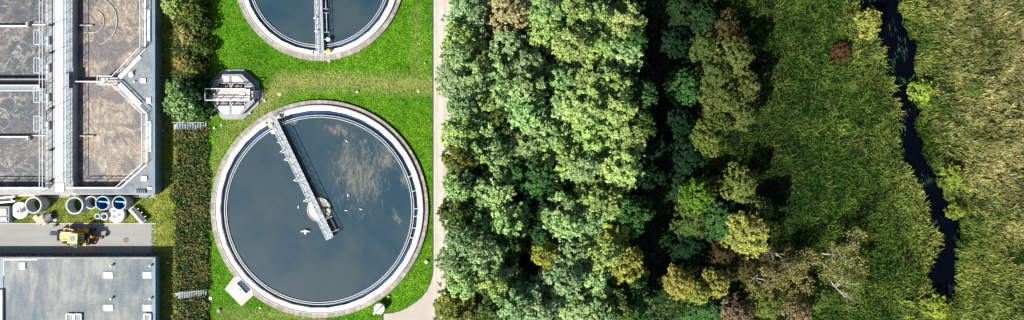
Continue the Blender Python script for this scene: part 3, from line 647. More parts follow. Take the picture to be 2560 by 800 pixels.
# ------------------------------------------------------------------ bank steps
for (px0, py0, px1, py1, lab) in ((443, 315, 517, 315, 'metal stair down the overgrown bank beside the pale leafy bush'), (449, 737, 517, 731, 'metal stair down the overgrown bank near the bottom edge of the photo')):
    p0 = Vector((*U(px0, py0, ZL), ZL+.25)); p1 = Vector((*U(px1, py1, .1), .12))
    t = thing('bank_stair', lab, 'stair', (p1.x, p1.y, 0), 'stairs crossing the overgrown bank')
    n = 12; L = (p1-p0).length; dirv = (p1-p0)/n; side = Vector((-(p1-p0).y, (p1-p0).x, 0)).normalized()*.42
    for i in range(n):
        c = p0+dirv*(i+.5); q = MB(); q.bar(c-side, c+side, .22, .05); q.build('tread', M['galv'] if 0 else M['grate'], t)
    for s_ in (-1, 1): q = MB(); q.bar(p0+side*s_-Vector((0, 0, .08)), p1+side*s_-Vector((0, 0, .08)), .05, .2); q.build('stringer', M['darkmetal'], t)
    q = MB(); 
    for k in range(5): c = p0.lerp(p1, k/4)+side; q.bar(c, c+Vector((0, 0, .9)), .05)
    q.bar(p0+side+Vector((0, 0, .9)), p1+side+Vector((0, 0, .9)), .07); q.build('handrail', M['galv'], t)
    q = MB(); x, y = U(px0-3, py0+2, ZL); q.box(x-.2, x+.3, y-.35, y+.35, ZL, ZL+.1); q.build('landing', M['pale_concrete'], t)

# ------------------------------------------------------------------ octagonal chamber
O = thing('octagonal_chamber', 'octagonal concrete chamber with four wells under a railed platform', 'chamber', (*U(588, 236), 0))
def oz(x, y): return (500+x/5, 160+y/5)
def OP(l, z): return [U(*oz(x, y), z) for x, y in l]
m = MB(); m.prism(OP([(285, 68), (545, 68), (735, 235), (735, 500), (545, 692), (285, 692), (105, 500), (105, 245)], .2), 0, .2); m.build('apron', M['concrete'], O, bev=.03)
zo = .95
m = MB(); m.prism(OP([(285, 128), (520, 128), (672, 270), (672, 480), (520, 632), (285, 632), (132, 480), (132, 272)], .5), .2, .5); m.build('body', M['concrete'], O)
m = MB()
for poly in ([(285, 128), (520, 128), (645, 245), (158, 245)], [(158, 245), (218, 245), (218, 300), (132, 300), (132, 272)], [(370, 245), (403, 245), (403, 300), (370, 300)], [(553, 245), (645, 245), (672, 270), (672, 300), (553, 300)],
             [(132, 300), (672, 300), (672, 466), (132, 466)], [(132, 466), (218, 466), (218, 520), (172, 520), (132, 480)], [(370, 466), (403, 466), (403, 520), (370, 520)], [(553, 466), (672, 466), (672, 480), (632, 520), (553, 520)],
             [(172, 520), (632, 520), (520, 632), (285, 632)]): m.prism(OP(poly, zo), .5, zo)
m.build('top_slab', M['concrete'], O)
m = MB(); m.prism(OP([(214, 240), (556, 240), (556, 524), (214, 524)], .52), .5, .52); m.build('well_water', M['w_river'], O)
for poly in ([(228, 245), (228, 205), (290, 148), (368, 148), (368, 245)], [(403, 245), (403, 148), (480, 148), (548, 210), (548, 245)], [(232, 522), (370, 522), (370, 620), (290, 620), (232, 565)], [(403, 522), (553, 522), (553, 560), (490, 620), (403, 620)]):
    m = MB(); m.prism(OP(poly, zo+.08), zo, zo+.08); m.build('well_cover', M['lid'], O, bev=.015)
for (x0, x1) in ((245, 350), (430, 530)):
    for (y0, y1) in ((262, 298), (470, 505)):
        m = MB(); a = OP([(x0, y0)], .8)[0]; b = OP([(x1, y1)], .8)[0]
        m.bar((a[0], (a[1]+b[1])/2, .75), (b[0], (a[1]+b[1])/2, .75), .35, .12); m.tube([(a[0]+.1, b[1], .85), (a[0]+.6, a[1]-.1, .9), (b[0]-.2, a[1]-.2, .86), (b[0], b[1]+.1, .84)], .07); m.build('screen', M['hatchgrey'], O)
for (x, y) in ((375, 262), (405, 262), (222, 262), (222, 492), (375, 492), (408, 492), (553, 492)):
    m = MB(); c = OP([(x, y)], zo+.2)[0]; m.cyl(c, .1, zo, zo+.2, 10); m.build('spindle', M['pale_concrete'], O)
zp = 1.25
m = MB(); a = OP([(108, 310)], zp)[0]; b = OP([(625, 462)], zp)[0]; m.box(a[0], b[0], b[1], a[1], zo+.05, zp); m.build('platform', M['pale_concrete'], O, bev=.02)
m = MB(); railing(m, [(b[0]-.15, b[1]+.05), (a[0], b[1]+.05), (a[0], a[1]-.05), (b[0]-.15, a[1]-.05)], zp, 1.0, 1.1, .07); 
m.build('railing', M['galv'], O)
m = MB(); m.box(b[0]-.22, b[0], b[1], a[1], zp, zp+.1); m.build('threshold', M['bright'], O)
m = MB(); m.prism(OP([(490, 355), (558, 355), (558, 408), (490, 408)], zp+.1), zp, zp+.1); m.build('hatch', M['bright'], O, bev=.02)
m = MB(); c = OP([(97, 370)], zp)[0]; m.box(c[0]-.12, c[0]+.12, c[1]-.15, c[1]+.15, .9, zp+.1); m.build('junction_box', M['bright'], O)
m = MB(); c = OP([(190, 382)], zp)[0]; m.cyl(c, .1, zp, zp+.3, 10); c = OP([(230, 322)], zp)[0]; m.cyl(c, .08, zp, zp+.4, 10); m.build('valve_post', M['galv'], O)
for i in range(6):
    zz = zp-.12-.17*i; x0, y0 = OP([(645+17*i, 343)], zz)[0]; x1, y1 = OP([(645+17*i, 422)], zz)[0]; m = MB(); m.bar((x0+.1, y0, zz), (x0+.1, y1, zz), .15, .04); m.build('tread', M['galv'], O)
m = MB(); 
for yy in (341, 425): p = OP([(637, yy)], zp)[0]; q_ = OP([(742, yy)], .3)[0]; m.bar((*p, zp), (*q_, .25), .06, .16); m.bar((*p, zp+.9), (*q_, 1.1), .05); m.bar((*q_, .2), (*q_, 1.1), .05)
m.build('stair_rail', M['galv'], O)
m = MB(); m.prism(OP([(745, 315), (790, 315), (790, 445), (745, 445)], .1), 0, .1); m.build('landing', M['concrete'], O, bev=.02)

# ------------------------------------------------------------------ clarifiers
def clarifier(cx, cy, ro, facets, label, nblk, upper=False):
    z1 = .5; c = U(cx, cy, .3); T = thing('clarifier_tank', label, 'settling tank', (*c, 0))
    ro /= K; s = 1.0
    m = MB(); n = nblk*2; m.ring(c, ro-.60, ro, 0, .32, n, uvk=.5); m.build('paving_ring', M['blocks'], T)
    m = MB(); m.ring(c, ro-.70, ro-.604, 0, .60, 120); m.build('rim', M['pale_concrete'], T)
    # white ring: round outside, faceted inside
    ri = ro-1.22; m = MB(); m.ring(c, ri, ro-.702, 0, .52, facets); m.build('running_track', M['bright'], T)
    oc = (c[0], c[1]-.09)
    m = MB(); m.ring(c, ro-1.9, ri+.1, .02, .1, 96); m.build('channel_water', M['w_channel'], T)
    m = MB(); m.ring(oc, ro-1.80, ro-1.745, .05, .42, 128); m.build('weir_plate', M['galv'], T)
    m = MB(); m.ring(oc, ro-2.05, ro-1.99, .05, .42, 128); m.build('weir_plate', M['galv'], T)
    m = MB(); m.ring(oc, ro-1.99, ro-1.80, .06, .2, 96); m.build('weir_trough', M['channel'], T)
    m = MB(); m.cyl(oc, ro-2.05, .1, .3, 128); m.build('tank_water', M['w_clar'], T)
    if not upper:
        for a in (20, 11, 6, 0.5, -4, -11, -17):
            if a == 6: continue
            q = MB(); p = (c[0]+(ri+.02)*math.cos(R(a)), c[1]+(ri+.02)*math.sin(R(a)), .42); e = (oc[0]+(ro-1.74)*math.cos(R(a)), oc[1]+(ro-1.74)*math.sin(R(a)), .42); q.bar(p, e, .07); q.build('support_arm', M['galv'], T)
    return T, c, oc, ro
M['channel'] = simple('wet_channel_concrete', (.05, .09, .13), (.02, .04, .07), 2, .5)
T1, c1, oc1, ro1 = clarifier(798.5, 522.5, 271, 34, 'large round settling tank of dark water with a diagonal rotating bridge', 118)
T2, c2_, oc2, ro2 = clarifier(798, -61, 212, 30, 'smaller round settling tank cut by the top edge of the photo', 92, True)
m = MB(); hc = U(797, 524, .55); m.cyl(hc, 1.48, .2, .42, 48); m.ring(hc, 1.40, 1.49, .42, .50, 48); hub = m.build('centre_hub', M['pale_concrete'], T1)
def bridge(a, b, w, z, label, near, flip, T, marks, skim):
    p = Vector((*U(*a, z), z)); q = Vector((*U(*b, z), z)); t = thing('scraper_bridge', label, 'scraper bridge', ((p.x+q.x)/2, (p.y+q.y)/2, .3))
    d = (q-p).normalized(); s = Vector((d.y, -d.x, 0)); L = (q-p).length      # s: to the right when walking p -> q ... points to -n
    def W(u, v, h=0): r_ = p+d*u+s*v; return Vector((r_.x, r_.y, z+h))
    m = MB(); m.bar(W(0, 0, -.03), W(L, 0, -.03), w, .06); m.build('walkway', M['grate'], t)
    for sg in (-1, 1):
        m = MB(); v = sg*(w/2+.03); m.bar(W(0, v, -.12), W(L, v, -.12), .09, .24); m.build('side_girder', M['galv'], t)
        m = MB(); railing(m, [W(0, v*1.08).xy[:], W(L, v*1.08).xy[:]], z, .85, 1.25, .036, True); m.build('railing', M['galv'], t)
    m = MB(); m.bar(W(0, -w/2, 1.0), W(0, w/2, 1.0), .06) if b[1] < a[1] else m.bar(W(L, -w/2, 1.0), W(L, w/2, 1.0), .06); m.bar(W(L, -w/2, 0), W(L, w/2, 0), .1); m.build('end_rail', M['galv'], t)
    # carriage on the rim
    m = MB(); m.bar(W(.35, -w/2-.55, -.12), W(.35, w/2+.55, -.12), .3, .12); m.build('end_carriage', M['galv'], t)
    for sg in (-1, 1):
        q2 = MB(); cc = W(.35, sg*(w/2+.65), -.2); q2.hcyl((cc.x, cc.y, cc.z+.14), .2, .16, 18, 'x' if abs(d.y) > .7 else 'y'); q2.build('wheel', M['black'], t)
        q2 = MB(); cc = W(.35, sg*(w/2+.5), -.05); q2.box(cc.x-.26, cc.x+.26, cc.y-.16, cc.y+.16, cc.z-.15, cc.z+.1); q2.build('wheel_guard', M['bright'], t, bev=.03)
    cc = W(near[0], near[1], 0); m = MB(); m.cyl((cc.x, cc.y), .3, .55, z+.1, 16); m.ball((cc.x, cc.y, z+.1), .3, .6); m.build('drive_motor', M['paleyellow'], t)
    cc = W(near[2], near[3], 0); m = MB(); m.ball((cc.x, cc.y, .75), .3, .7); m.bar((cc.x, cc.y, .75), W(near[2], 0, -.2), .07); m.build('skimmer_float', M['bright'], t)
    for (u, v0, v1) in marks:
        m = MB(); m.bar(W(u, v0, .35), W(u+.1, v1, .35), .06); m.bar(W(u+.3, v0, .1), W(u+.25, v1*.92, .1), .05); m.ball(W(u+.1, (v0+v1)/2, .4), .08); m.build('bracket', M['bright'], t)
    for (u0, u1, v) in skim:
        m = MB(); m.bar(W(u0, v, -.3), W(u1, v, -.3), .07, .2)
        for u in (u0+.1, u1-.1): m.bar(W(u, w*.5*(1 if v > 0 else -1), -.1), W(u, v+(.3 if v > 0 else -.3), -.2), .06)
        m.build('skimmer_blade', M['galv'], t)
    return t, W
# direction a -> b runs from rim to centre
t, W = bridge((681, 292), (827, 594), .56, .78, 'long white railed scraper bridge running diagonally over the large settling tank', (.9, .62, 1.7, .72), 1, T1, [(4.3, .5, .95), (5.4, .5, .95), (8.2, .5, 1.0), (11.0, .5, 1.0), (12.4, .5, .9), (3.1, .45, .7)], [(14.2, 16.2, -.98)])
bridge((803, 137), (796, -60), .6, .78, 'short straight scraper bridge over the smaller settling tank at the top edge', (.45, .95, 1.9, .95), 1, T2, [(4.4, -.4, -.7), (2.8, -.4, -.62)], [(2.7, 5.3, .75), (5.6, 9.0, .72)])
# central drive on the hub
t = thing('drive_column', 'small round white drum and dark motor on the hub of the large tank', 'drive unit', (*U(822, 524, .5), .5))
m = MB(); m.cyl(U(821, 524, .6), .16, .42, .75, 16); m.build('drum', M['bright'], t); m = MB(); cc = U(808, 527, .6); m.box(cc[0]-.3, cc[0]+.35, cc[1]-.25, cc[1]+.3, .42, .8); m.build('motor', M['darkmetal'], t, bev=.05)
# frame beside bridge end
m = MB(); ca = U(706, 299, .9); 
for (a, b) in (((-.35, -.3), (.35, -.2)), ((.35, -.2), (.3, .3)), ((.3, .3), (-.35, .25)), ((-.35, .25), (-.35, -.3)), ((0, -.3), (0, .3))): m.bar((ca[0]+a[0], ca[1]+a[1], .8), (ca[0]+b[0], ca[1]+b[1], .8), .05)
for dx in (-.33, .33): m.bar((ca[0]+dx, ca[1], .1), (ca[0]+dx, ca[1], .8), .05)
tag(m.build('scum_box_frame', M['darkmetal']), 'small dark open frame in the channel beside the diagonal bridge end', 'frame')
# outlet chamber on the ring, lower left
t = thing('outlet_chamber', 'square concrete outlet chamber with a white lid attached to the large tank ring', 'chamber', (*U(602, 727), 0))
def q4(pts, z): return [U(520+x/4, 600+y/4, z) for x, y in pts]
m = MB(); m.prism(q4([(258, 372), (165, 492), (335, 662), (455, 553), (447, 500), (300, 355)], .36), 0, .36); m.build('apron', M['pale_concrete'], t, bev=.02)
m = MB(); m.prism(q4([(287, 428), (330, 398), (430, 492), (388, 535)], .42), .36, .42); m.build('well', M['w_channel'], t)
m = MB(); 
ps = q4([(280, 430), (335, 392), (438, 492), (385, 540)], .55)
for i in range(4): m.bar((*ps[i], .47), (*ps[(i+1) % 4], .47), .07, .2)
m.build('well_frame', M['galv'], t)
m = MB(); m.prism(q4([(275, 440), (228, 495), (330, 597), (388, 540)], .6), .36, .6); ld = m.build('lid', M['bright'], t, bev=.02)
m = MB(); cc = q4([(318, 497)], .65)[0]; m.box(cc[0]-.12, cc[0]+.12, cc[1]-.05, cc[1]+.05, .6, .66); m.build('handle', M['darkmetal'], ld)
# round tank with lid, bottom
t = thing('round_tank', 'small round white capped shaft with a raised bar between lawn and track', 'shaft', (*U(948, 772), 0))
cc = U(948, 772, .9); m = MB(); m.cyl(cc, .62, 0, .9, 32); m.cyl(cc, .66, .9, .96, 32); m.build('shaft', M['lid'], t)
m = MB(); m.bar((cc[0]-.45, cc[1]-.35, 1.0), (cc[0]+.35, cc[1]+.35, 1.0), .25, .08); m.build('lid_bar', M['concrete'], t)
m = MB(); c3 = U(935, 784, .7); m.cyl(c3, .13, 0, .7, 12); m.bar((*c3, .65), (cc[0]-.4, cc[1]-.3, .8), .1); m.build('side_pipe', M['galv'], t)
m = MB(); c3 = U(955.5, 784); m.box(c3[0]-.05, c3[0]+.05, -60, c3[1], 0, .14); tag(m.build('edge_board', M['darkmetal']), 'dark edging board along the track below the round white shaft', 'edging')
# gulls
for i, (px, py, fl, lab) in enumerate(((759, 581, 1, 'white gull with spread wings over the dark water left of the hub'), (870, 488, 0, 'tiny white gull on the water, upper of the two right of the hub'), (865.5, 526, 0, 'tiny white gull floating directly right of the hub'), (746, 517.5, 0, 'tiny white gull floating left of the bridge near the hub'), (902, 523, 0, 'tiny white gull on the water farthest right of the hub'), (867, 353, 0, 'tiny white gull on the water near the top of the large tank'))):
    x, y = U(px, py, .4); m = MB(); zz = .36 if not fl else .55
    if fl: x, y = U(px, py, 1.2)
    a = random.random()*3+1.2; ca, sa = math.cos(a), math.sin(a)
    if fl:
        m.ball((x, y, zz), (.09, .18, .08)); m.ball((x, y+.2, zz+.03), .07)
        m.add([(x-.05, y+.1, zz), (x-.05, y-.08, zz), (x-.33, y-.02, zz+.1), (x-.3, y+.14, zz+.1), (x-.6, y-.06, zz+.03), (x+.05, y+.1, zz), (x+.05, y-.08, zz), (x+.33, y-.02, zz+.1), (x+.3, y+.14, zz+.1), (x+.6, y-.06, zz+.03),
               (x-.05, y, zz-.03), (x+.05, y, zz-.03)], [(0, 3, 2, 1), (3, 4, 2), (0, 1, 10), (5, 6, 7, 8), (8, 7, 9), (5, 11, 6)])
        m.add([(x-.05, y-.15, zz), (x+.05, y-.15, zz), (x+.1, y-.33, zz), (x-.1, y-.33, zz)], [(0, 3, 2, 1)])
    else:
        m.tube([(x-ca*.18, y-sa*.18, zz+.05), (x-ca*.09, y-sa*.09, zz+.02), (x, y, zz), (x+ca*.08, y+sa*.08, zz+.03), (x+ca*.12, y+sa*.12, zz+.11), (x+ca*.16, y+sa*.16, zz+.12), (x+ca*.2, y+sa*.2, zz+.1)], [.02, .055, .075, .055, .035, .045, .01], 8)
    tag(m.build('gull', M['gull'], smooth=True), lab, 'gull', 'gulls on the large settling tank')
# small caps and markers in the lawn
CAPS = [(527, 291, 4.5, .35, 'concrete', 'grey round cap right of the upper bank stair'), (535, 320, 2.6, .3, 'bright', 'small white cap low in the lawn right of the upper bank stair'), (553, 313, 2.8, .15, 'pale_concrete', 'small pale stone disc between upper bank stair and large tank'),
 (893, 229, 2.6, .3, 'bright', 'small white peg on the lawn above the large tank'), (1046, 228, 3.8, .15, 'pale_concrete', 'pale weathered cap on dry grass near the track'), (1062, 157, 3, .25, 'concrete', 'small grey cap near the track level with the dry band'),
 (1066, 655, 5.2, .3, 'pale_concrete', 'pale domed cap between large tank and track'), (526, 746, 4, .15, 'bright', 'white disc in grass by the bank, left of the outlet chamber'), (546, 777, 5, .25, 'concrete', 'grey round cap below and left of the outlet chamber'),
 (650, 770, 3, .15, 'pale_concrete', 'tiny pale disc below the outlet chamber'), (971, 742, 3.2, .3, 'pale_concrete', 'pale stub beside the ring above the round white shaft'), (897, 125, 3.4, .35, 'pale_concrete', 'pale stub at the smaller tank ring, right'),
 (822, 150.5, 4.5, .3, 'pale_concrete', 'pale round stub at the foot of the smaller tank bridge'), (624, 283, 2.6, .3, 'bright', 'small white stub at the corner of the octagonal chamber'), (661, 251, 2.6, .3, 'bright', 'small white peg right of the octagonal chamber stair'),
 (397, 37, 4, .1, 'concrete', 'grey cap in the grass strip, topmost'), (407, 326, 4, .1, 'concrete', 'grey cap in the grass strip level with the bank stair'), (418, 657, 4, .08, 'pale_concrete', 'pale cap in the grass strip beside the service building'), (412, 622, 4, .06, 'rust', 'brownish cap in the grass strip beside the road end')]
for (px, py, r_, h_, mt, lab) in CAPS:
    zb = ZL if px < 441 else 0; cc = U(px, py, zb+h_); r_ /= K
    m = MB(); m.cyl(cc, r_, zb-.05, zb+h_*.7, 18); m.cyl(cc, r_, zb+h_*.7, zb+h_, 18, r_*.6); tag(m.build('ground_cap', M[mt]), lab, 'cap', 'caps and pegs in the grass')
m = MB(); cc = U(699, 236); m.box(cc[0]-.24, cc[0]+.24, cc[1]-.22, cc[1]+.22, 0, .04); m.box(cc[0]-.18, cc[0]+.18, cc[1]-.16, cc[1]+.16, .04, .05); tag(m.build('inspection_plate', M['wood']), 'square brownish plate set flush in the dry lawn', 'plate')

# ------------------------------------------------------------------ trees
def unit(v): return v/np.maximum(np.linalg.norm(v, axis=1, keepdims=True), 1e-6)
def leafquads(C, Nn, size, rng, asp=1.5):
    n = len(C); Nn = unit(Nn); a = unit(np.cross(Nn, rng.normal(size=(n, 3)))); b = np.cross(Nn, a)
    s = size[:, None]*.5; a = a*s*asp; b = b*s*.8
    droop = -Nn*s*.35
    return np.stack([C-a+droop, C-b, C+a+droop, C+b], 1)
def make_tree(name, seed, r, h, nclump, leaves, leafsize, kind='round', crown_base=.35, bark='bark', clump_r=.27, tight=1.0):
    rng = np.random.default_rng(seed); t = thing(name, 'x', 'tree', (0, 0, -100), local=True)
    # clump centres on an irregular dome
    lob = rng.uniform(.75, 1.12, 7); C = []; CR = []
    tries = 0
    while len(C) < nclump and tries < 6000:
        tries += 1
        a = rng.uniform(0, 2*math.pi); u = math.sqrt(rng.uniform(0, 1)); k = np.interp(a, np.linspace(0, 2*math.pi, 8), np.r_[lob, lob[0]])
        rr = u*r*k*.86; top = h*(1-.42*(u**2.2))-rng.uniform(0, .12)*h
        low = h*crown_base; zz = top if rng.random() < .72 else rng.uniform(low, max(low+.1, top))
        p = np.array([rr*math.cos(a), rr*math.sin(a), zz]); cr = r*clump_r*rng.uniform(.7, 1.25)
        if all(np.linalg.norm(p-q) > (cr+s_)*.52 for q, s_ in zip(C, CR)): C.append(p); CR.append(cr)
    Vs = []; tones = []
    for c, cr in zip(C, CR):
        # each clump made of small sprays
        ns = max(5, int(12*tight)); dirs = unit(rng.normal(size=(ns, 3))); dirs[:, 2] = np.abs(dirs[:, 2])*.9-.15
        sp = c+dirs*cr*rng.uniform(.5, 1.2, (ns, 1))
        ct = rng.uniform(-.18, .18)
        n = leaves
        k = rng.integers(0, ns, n); off = rng.normal(size=(n, 3))*cr*.125; off[:, 2] *= .6
        pts = sp[k]+off; nn = (pts-c)/cr*.7+rng.normal(size=(n, 3))*.45+np.array([0, 0, .55])
        Vs.append(leafquads(pts, nn, leafsize*rng.uniform(.6, 1.35, n), rng)); tones.append(np.clip(.5+ct+rng.normal(size=n)*.17+rng.uniform(-.1, .1, ns)[k], 0, 1))
    crown = quads('crown', np.concatenate(Vs), M['leaf'], t, tone=np.concatenate(tones)); crown.color = (.1, .16, .05, 1)
    m = MB(); tr = .035*h+.02; mid = Vector((rng.uniform(-.2, .2), rng.uniform(-.2, .2), h*.45))
    m.tube([(0, 0, -.1), mid*.5, mid, (mid.x*1.4, mid.y*1.4, h*.82)], [tr*1.3, tr, tr*.7, tr*.2], 8)
    for c in C[::2]:
        st = mid*rng.uniform(.55, 1.3); e = Vector(c); mm = st.lerp(e, .5)+Vector((0, 0, -.05*h)); m.tube([st, mm, e], [tr*.4, tr*.22, tr*.06], 5)
    m.build('trunk', M[bark], t, smooth=True); return t
def bare_tree(name, seed, r, h, leaves):
    rng = random.Random(seed); t = thing(name, 'x', 'tree', (0, 0, -100), local=True); m = MB(); tips = []
    def grow(p, d, L, rad, lv):
        pts = [p]; rs = [rad]
        for k in range(4):
            d = (d+Vector((rng.uniform(-.45, .45), rng.uniform(-.45, .45), rng.uniform(-.2, .2)))*.7).normalized(); p = p+d*L/4; pts.append(p); rs.append(rad*(1-.17*(k+1)))
        m.tube(pts, rs, 5); tips.append(p)
        if lv < 3:
            for k in range(4 if lv == 0 else 3): grow(pts[rng.choice((2, 3, 4))], (d+Vector((rng.uniform(-1, 1), rng.uniform(-1, 1), rng.uniform(-.2, .5)))).normalized(), L*.68, rad*.5, lv+1)
    grow(Vector((0, 0, 0)), Vector((.1, 0, 1)), h*.55, .16, 0)
    for k in range(3): a = rng.uniform(0, 6.3); grow(Vector((0, 0, h*.4)), Vector((math.cos(a), math.sin(a), .35)), r*.75, .09, 1)
    m.build('trunk', M['pale_bark'], t, smooth=True)
    if leaves:
        g = np.random.default_rng(seed); T = np.array([tuple(v) for v in tips]); k = g.integers(0, len(T), leaves)
        pts = T[k]+g.normal(size=(leaves, 3))*r*.12; V = leafquads(pts, g.normal(size=(leaves, 3))+np.array([0, 0, .6]), .16*g.uniform(.6, 1.3, leaves), g)
        quads('crown', V, M['leaf'], t, tone=g.uniform(.1, .9, leaves))
    return t
proto = {
 'a': make_tree('broadleaf_tree', 1, 2.7, 11, 46, 165, .235), 'b': make_tree('broadleaf_tree', 2, 2.7, 11, 42, 165, .24),
 'c': make_tree('broadleaf_tree', 3, 2.7, 11, 50, 150, .23, clump_r=.24), 'd': make_tree('broadleaf_tree', 4, 2.7, 11, 38, 180, .25, clump_r=.3),
 'e': make_tree('feathery_tree', 5, 2.7, 8, 42, 170, .17, clump_r=.26, tight=.8), 'f': make_tree('broadleaf_tree', 6, 2.7, 8, 34, 170, .24, clump_r=.3),
 's': make_tree('shrub', 7, 1.6, 2.6, 26, 110, .17, crown_base=.1, clump_r=.34), 'k': make_tree('shrub', 8, 1.6, 2.6, 22, 110, .2, crown_base=.1, clump_r=.36),
 'n': bare_tree('bare_tree', 9, 2.6, 6, 3200), 'p': bare_tree('bare_tree', 10, 2.6, 6, 1500), 'q': bare_tree('bare_tree', 12, 2.6, 10, 0)}
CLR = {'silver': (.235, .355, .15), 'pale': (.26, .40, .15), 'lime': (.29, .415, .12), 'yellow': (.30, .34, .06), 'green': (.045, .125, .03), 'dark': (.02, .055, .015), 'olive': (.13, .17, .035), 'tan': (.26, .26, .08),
       'sage': (.095, .125, .03), 'gold': (.28, .305, .065), 'bright': (.11, .24, .02), 'brown': (.072, .06, .017), 'straw': (.42, .39, .19), 'pink': (.22, .17, .09), 'shade_green': (.008, .028, .010), 'rust': (.075, .045, .016), 'moss': (.075, .125, .026), 'ygreen': (.21, .28, .035)}  # darkest greens: forest shade painted into the crown colour
WORD = {'straw': 'straw coloured', 'silver': 'silvery green', 'pale': 'pale green', 'lime': 'light yellowish green', 'yellow': 'yellow green', 'green': 'mid green', 'dark': 'dark green', 'olive': 'olive green', 'tan': 'straw coloured', 'sage': 'dull sage', 'gold': 'golden yellow',
        'bright': 'vivid green', 'brown': 'brown leaved', 'pink': 'pinkish tan', 'shade_green': 'shade darkened green', 'ygreen': 'yellow green', 'rust': 'rust red', 'moss': 'mossy green'}
ORD = ['topmost', 'second', 'third', 'fourth', 'fifth', 'sixth', 'seventh', 'eighth', 'ninth', 'tenth', 'eleventh', 'twelfth', 'thirteenth', 'fourteenth', 'fifteenth', 'sixteenth']
used = set()
def plant(kind, px, py, rpx, clr, h, label, group, zb=0, rng=random):
    o = proto[kind]; base_r = 1.6 if kind in 'sk' else 2.7; base_h = {'s': 2.6, 'k': 2.6, 'n': 6, 'p': 6, 'q': 10, 'e': 8, 'f': 8}.get(kind, 11)
    x, y = U(px, py, zb+h*.85); s_ = rpx/K/base_r*1.08; sz = h/base_h
    v = rng.uniform(.88, 1.14); c = tuple(min(1, a*v*rng.uniform(.94, 1.06)) for a in CLR[clr]); rz = rng.uniform(0, 6.28)
    if kind not in used:
        used.add(kind); o.location = (x, y, zb); o.rotation_euler = (0, 0, rz); o.scale = (s_, s_, sz); o['label'] = label; o['group'] = group
        for ch in o.children:
            if ch.name.startswith('crown'): ch.color = (*c, 1)
        r = o
    else: r = dup(o, (x, y, zb), label, group, rz, (s_, s_, sz), c)
    if kind in 'sk': r['category'] = 'shrub'
    return r
FOR = {
 'in the front rank hanging over the track': [(1150, 12, 46, 'silver'), (1140, 80, 44, 'lime'), (1135, 130, 38, 'pale'), (1125, 205, 44, 'silver'), (1145, 262, 42, 'silver'), (1148, 335, 50, 'lime'), (1138, 408, 40, 'olive'), (1140, 470, 38, 'pale'), (1128, 545, 42, 'moss'), (1145, 600, 42, 'silver'), (1135, 655, 44, 'silver'), (1140, 715, 42, 'pale'), (1135, 775, 46, 'olive')],
 'in the second rank from the track': [(1205, 50, 40, 'silver'), (1195, 120, 46, 'lime'), (1190, 190, 44, 'pale'), (1210, 250, 44, 'lime'), (1215, 320, 46, 'pale'), (1205, 375, 44, 'lime'), (1195, 440, 38, 'dark'), (1205, 510, 50, 'pale'), (1195, 570, 42, 'pale'), (1200, 640, 48, 'silver'), (1205, 700, 44, 'lime'), (1205, 770, 46, 'moss')],
 'in the third rank from the track': [(1270, 100, 50, 'silver'), (1255, 175, 50, 'pale'), (1275, 240, 50, 'pale'), (1270, 310, 46, 'moss'), (1262, 400, 44, 'silver'), (1258, 480, 50, 'pale'), (1255, 545, 48, 'pale'), (1260, 610, 46, 'green'), (1250, 680, 50, 'pale'), (1270, 755, 50, 'silver')],
 'in the fourth rank, mid forest': [(1348, 10, 46, 'pale'), (1355, 78, 46, 'lime'), (1325, 150, 44, 'silver'), (1325, 215, 52, 'pale'), (1335, 290, 54, 'pale'), (1320, 360, 46, 'pale'), (1325, 445, 50, 'green'), (1340, 520, 44, 'dark'), (1345, 590, 42, 'green'), (1370, 650, 28, 'yellow'), (1335, 705, 44, 'dark'), (1335, 775, 48, 'silver')],
 'in the fifth rank, mid forest': [(1420, 30, 52, 'lime'), (1425, 110, 52, 'lime'), (1395, 190, 44, 'pale'), (1400, 265, 52, 'pale'), (1400, 335, 54, 'pale'), (1405, 405, 54, 'lime'), (1400, 480, 36, 'dark'), (1410, 560, 52, 'pale'), (1430, 620, 50, 'pale'), (1430, 690, 52, 'silver'), (1430, 765, 50, 'pale')],
 'in the sixth rank, sunlit': [(1495, 35, 55, 'lime'), (1485, 115, 52, 'lime'), (1475, 190, 54, 'lime'), (1475, 265, 54, 'lime'), (1480, 340, 54, 'lime'), (1470, 415, 54, 'pale'), (1480, 500, 50, 'lime'), (1485, 570, 50, 'silver'), (1500, 640, 50, 'lime'), (1500, 705, 52, 'pale'), (1500, 775, 50, 'silver')],
 'in the seventh rank, crowns catching sun': [(1560, 40, 50, 'lime'), (1550, 120, 50, 'pale'), (1545, 200, 52, 'lime'), (1550, 275, 50, 'lime'), (1548, 350, 52, 'lime'), (1555, 420, 50, 'lime'), (1545, 520, 48, 'lime'), (1545, 600, 48, 'yellow'), (1555, 680, 46, 'yellow'), (1550, 765, 46, 'moss')],
 'in the last dark rank at the shadow': [(1605, 20, 38, 'shade_green'), (1600, 90, 40, 'green'), (1605, 165, 40, 'shade_green'), (1608, 240, 38, 'green'), (1618, 300, 40, 'moss'), (1605, 380, 42, 'shade_green'), (1600, 450, 38, 'shade_green'), (1605, 545, 44, 'green'), (1600, 625, 40, 'shade_green'), (1605, 700, 36, 'green'), (1600, 775, 42, 'green')],
}
rr = random.Random(5); kinds = 'abcd'
for where, L in FOR.items():
    for i, (px, py, rp, cl) in enumerate(L):
        last = 'last' in where; h_ = rr.uniform(8.2, 12) - (2.5 if cl in ('dark', 'shade_green') else 0)-(1 if last else 0)
        o_ = ORD[i] if i == 0 else ORD[i]+' from the top'
        if i == len(L)-1: o_ = 'lowest'
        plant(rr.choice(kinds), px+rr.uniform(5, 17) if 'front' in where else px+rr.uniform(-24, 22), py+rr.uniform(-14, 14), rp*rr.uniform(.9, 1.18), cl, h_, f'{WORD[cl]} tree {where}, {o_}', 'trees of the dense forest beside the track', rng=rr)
plant('e', 1272, 18, 62, 'straw', 11, 'straw coloured feathery tree at the top edge of the forest', 'trees of the dense forest beside the track', rng=rr)
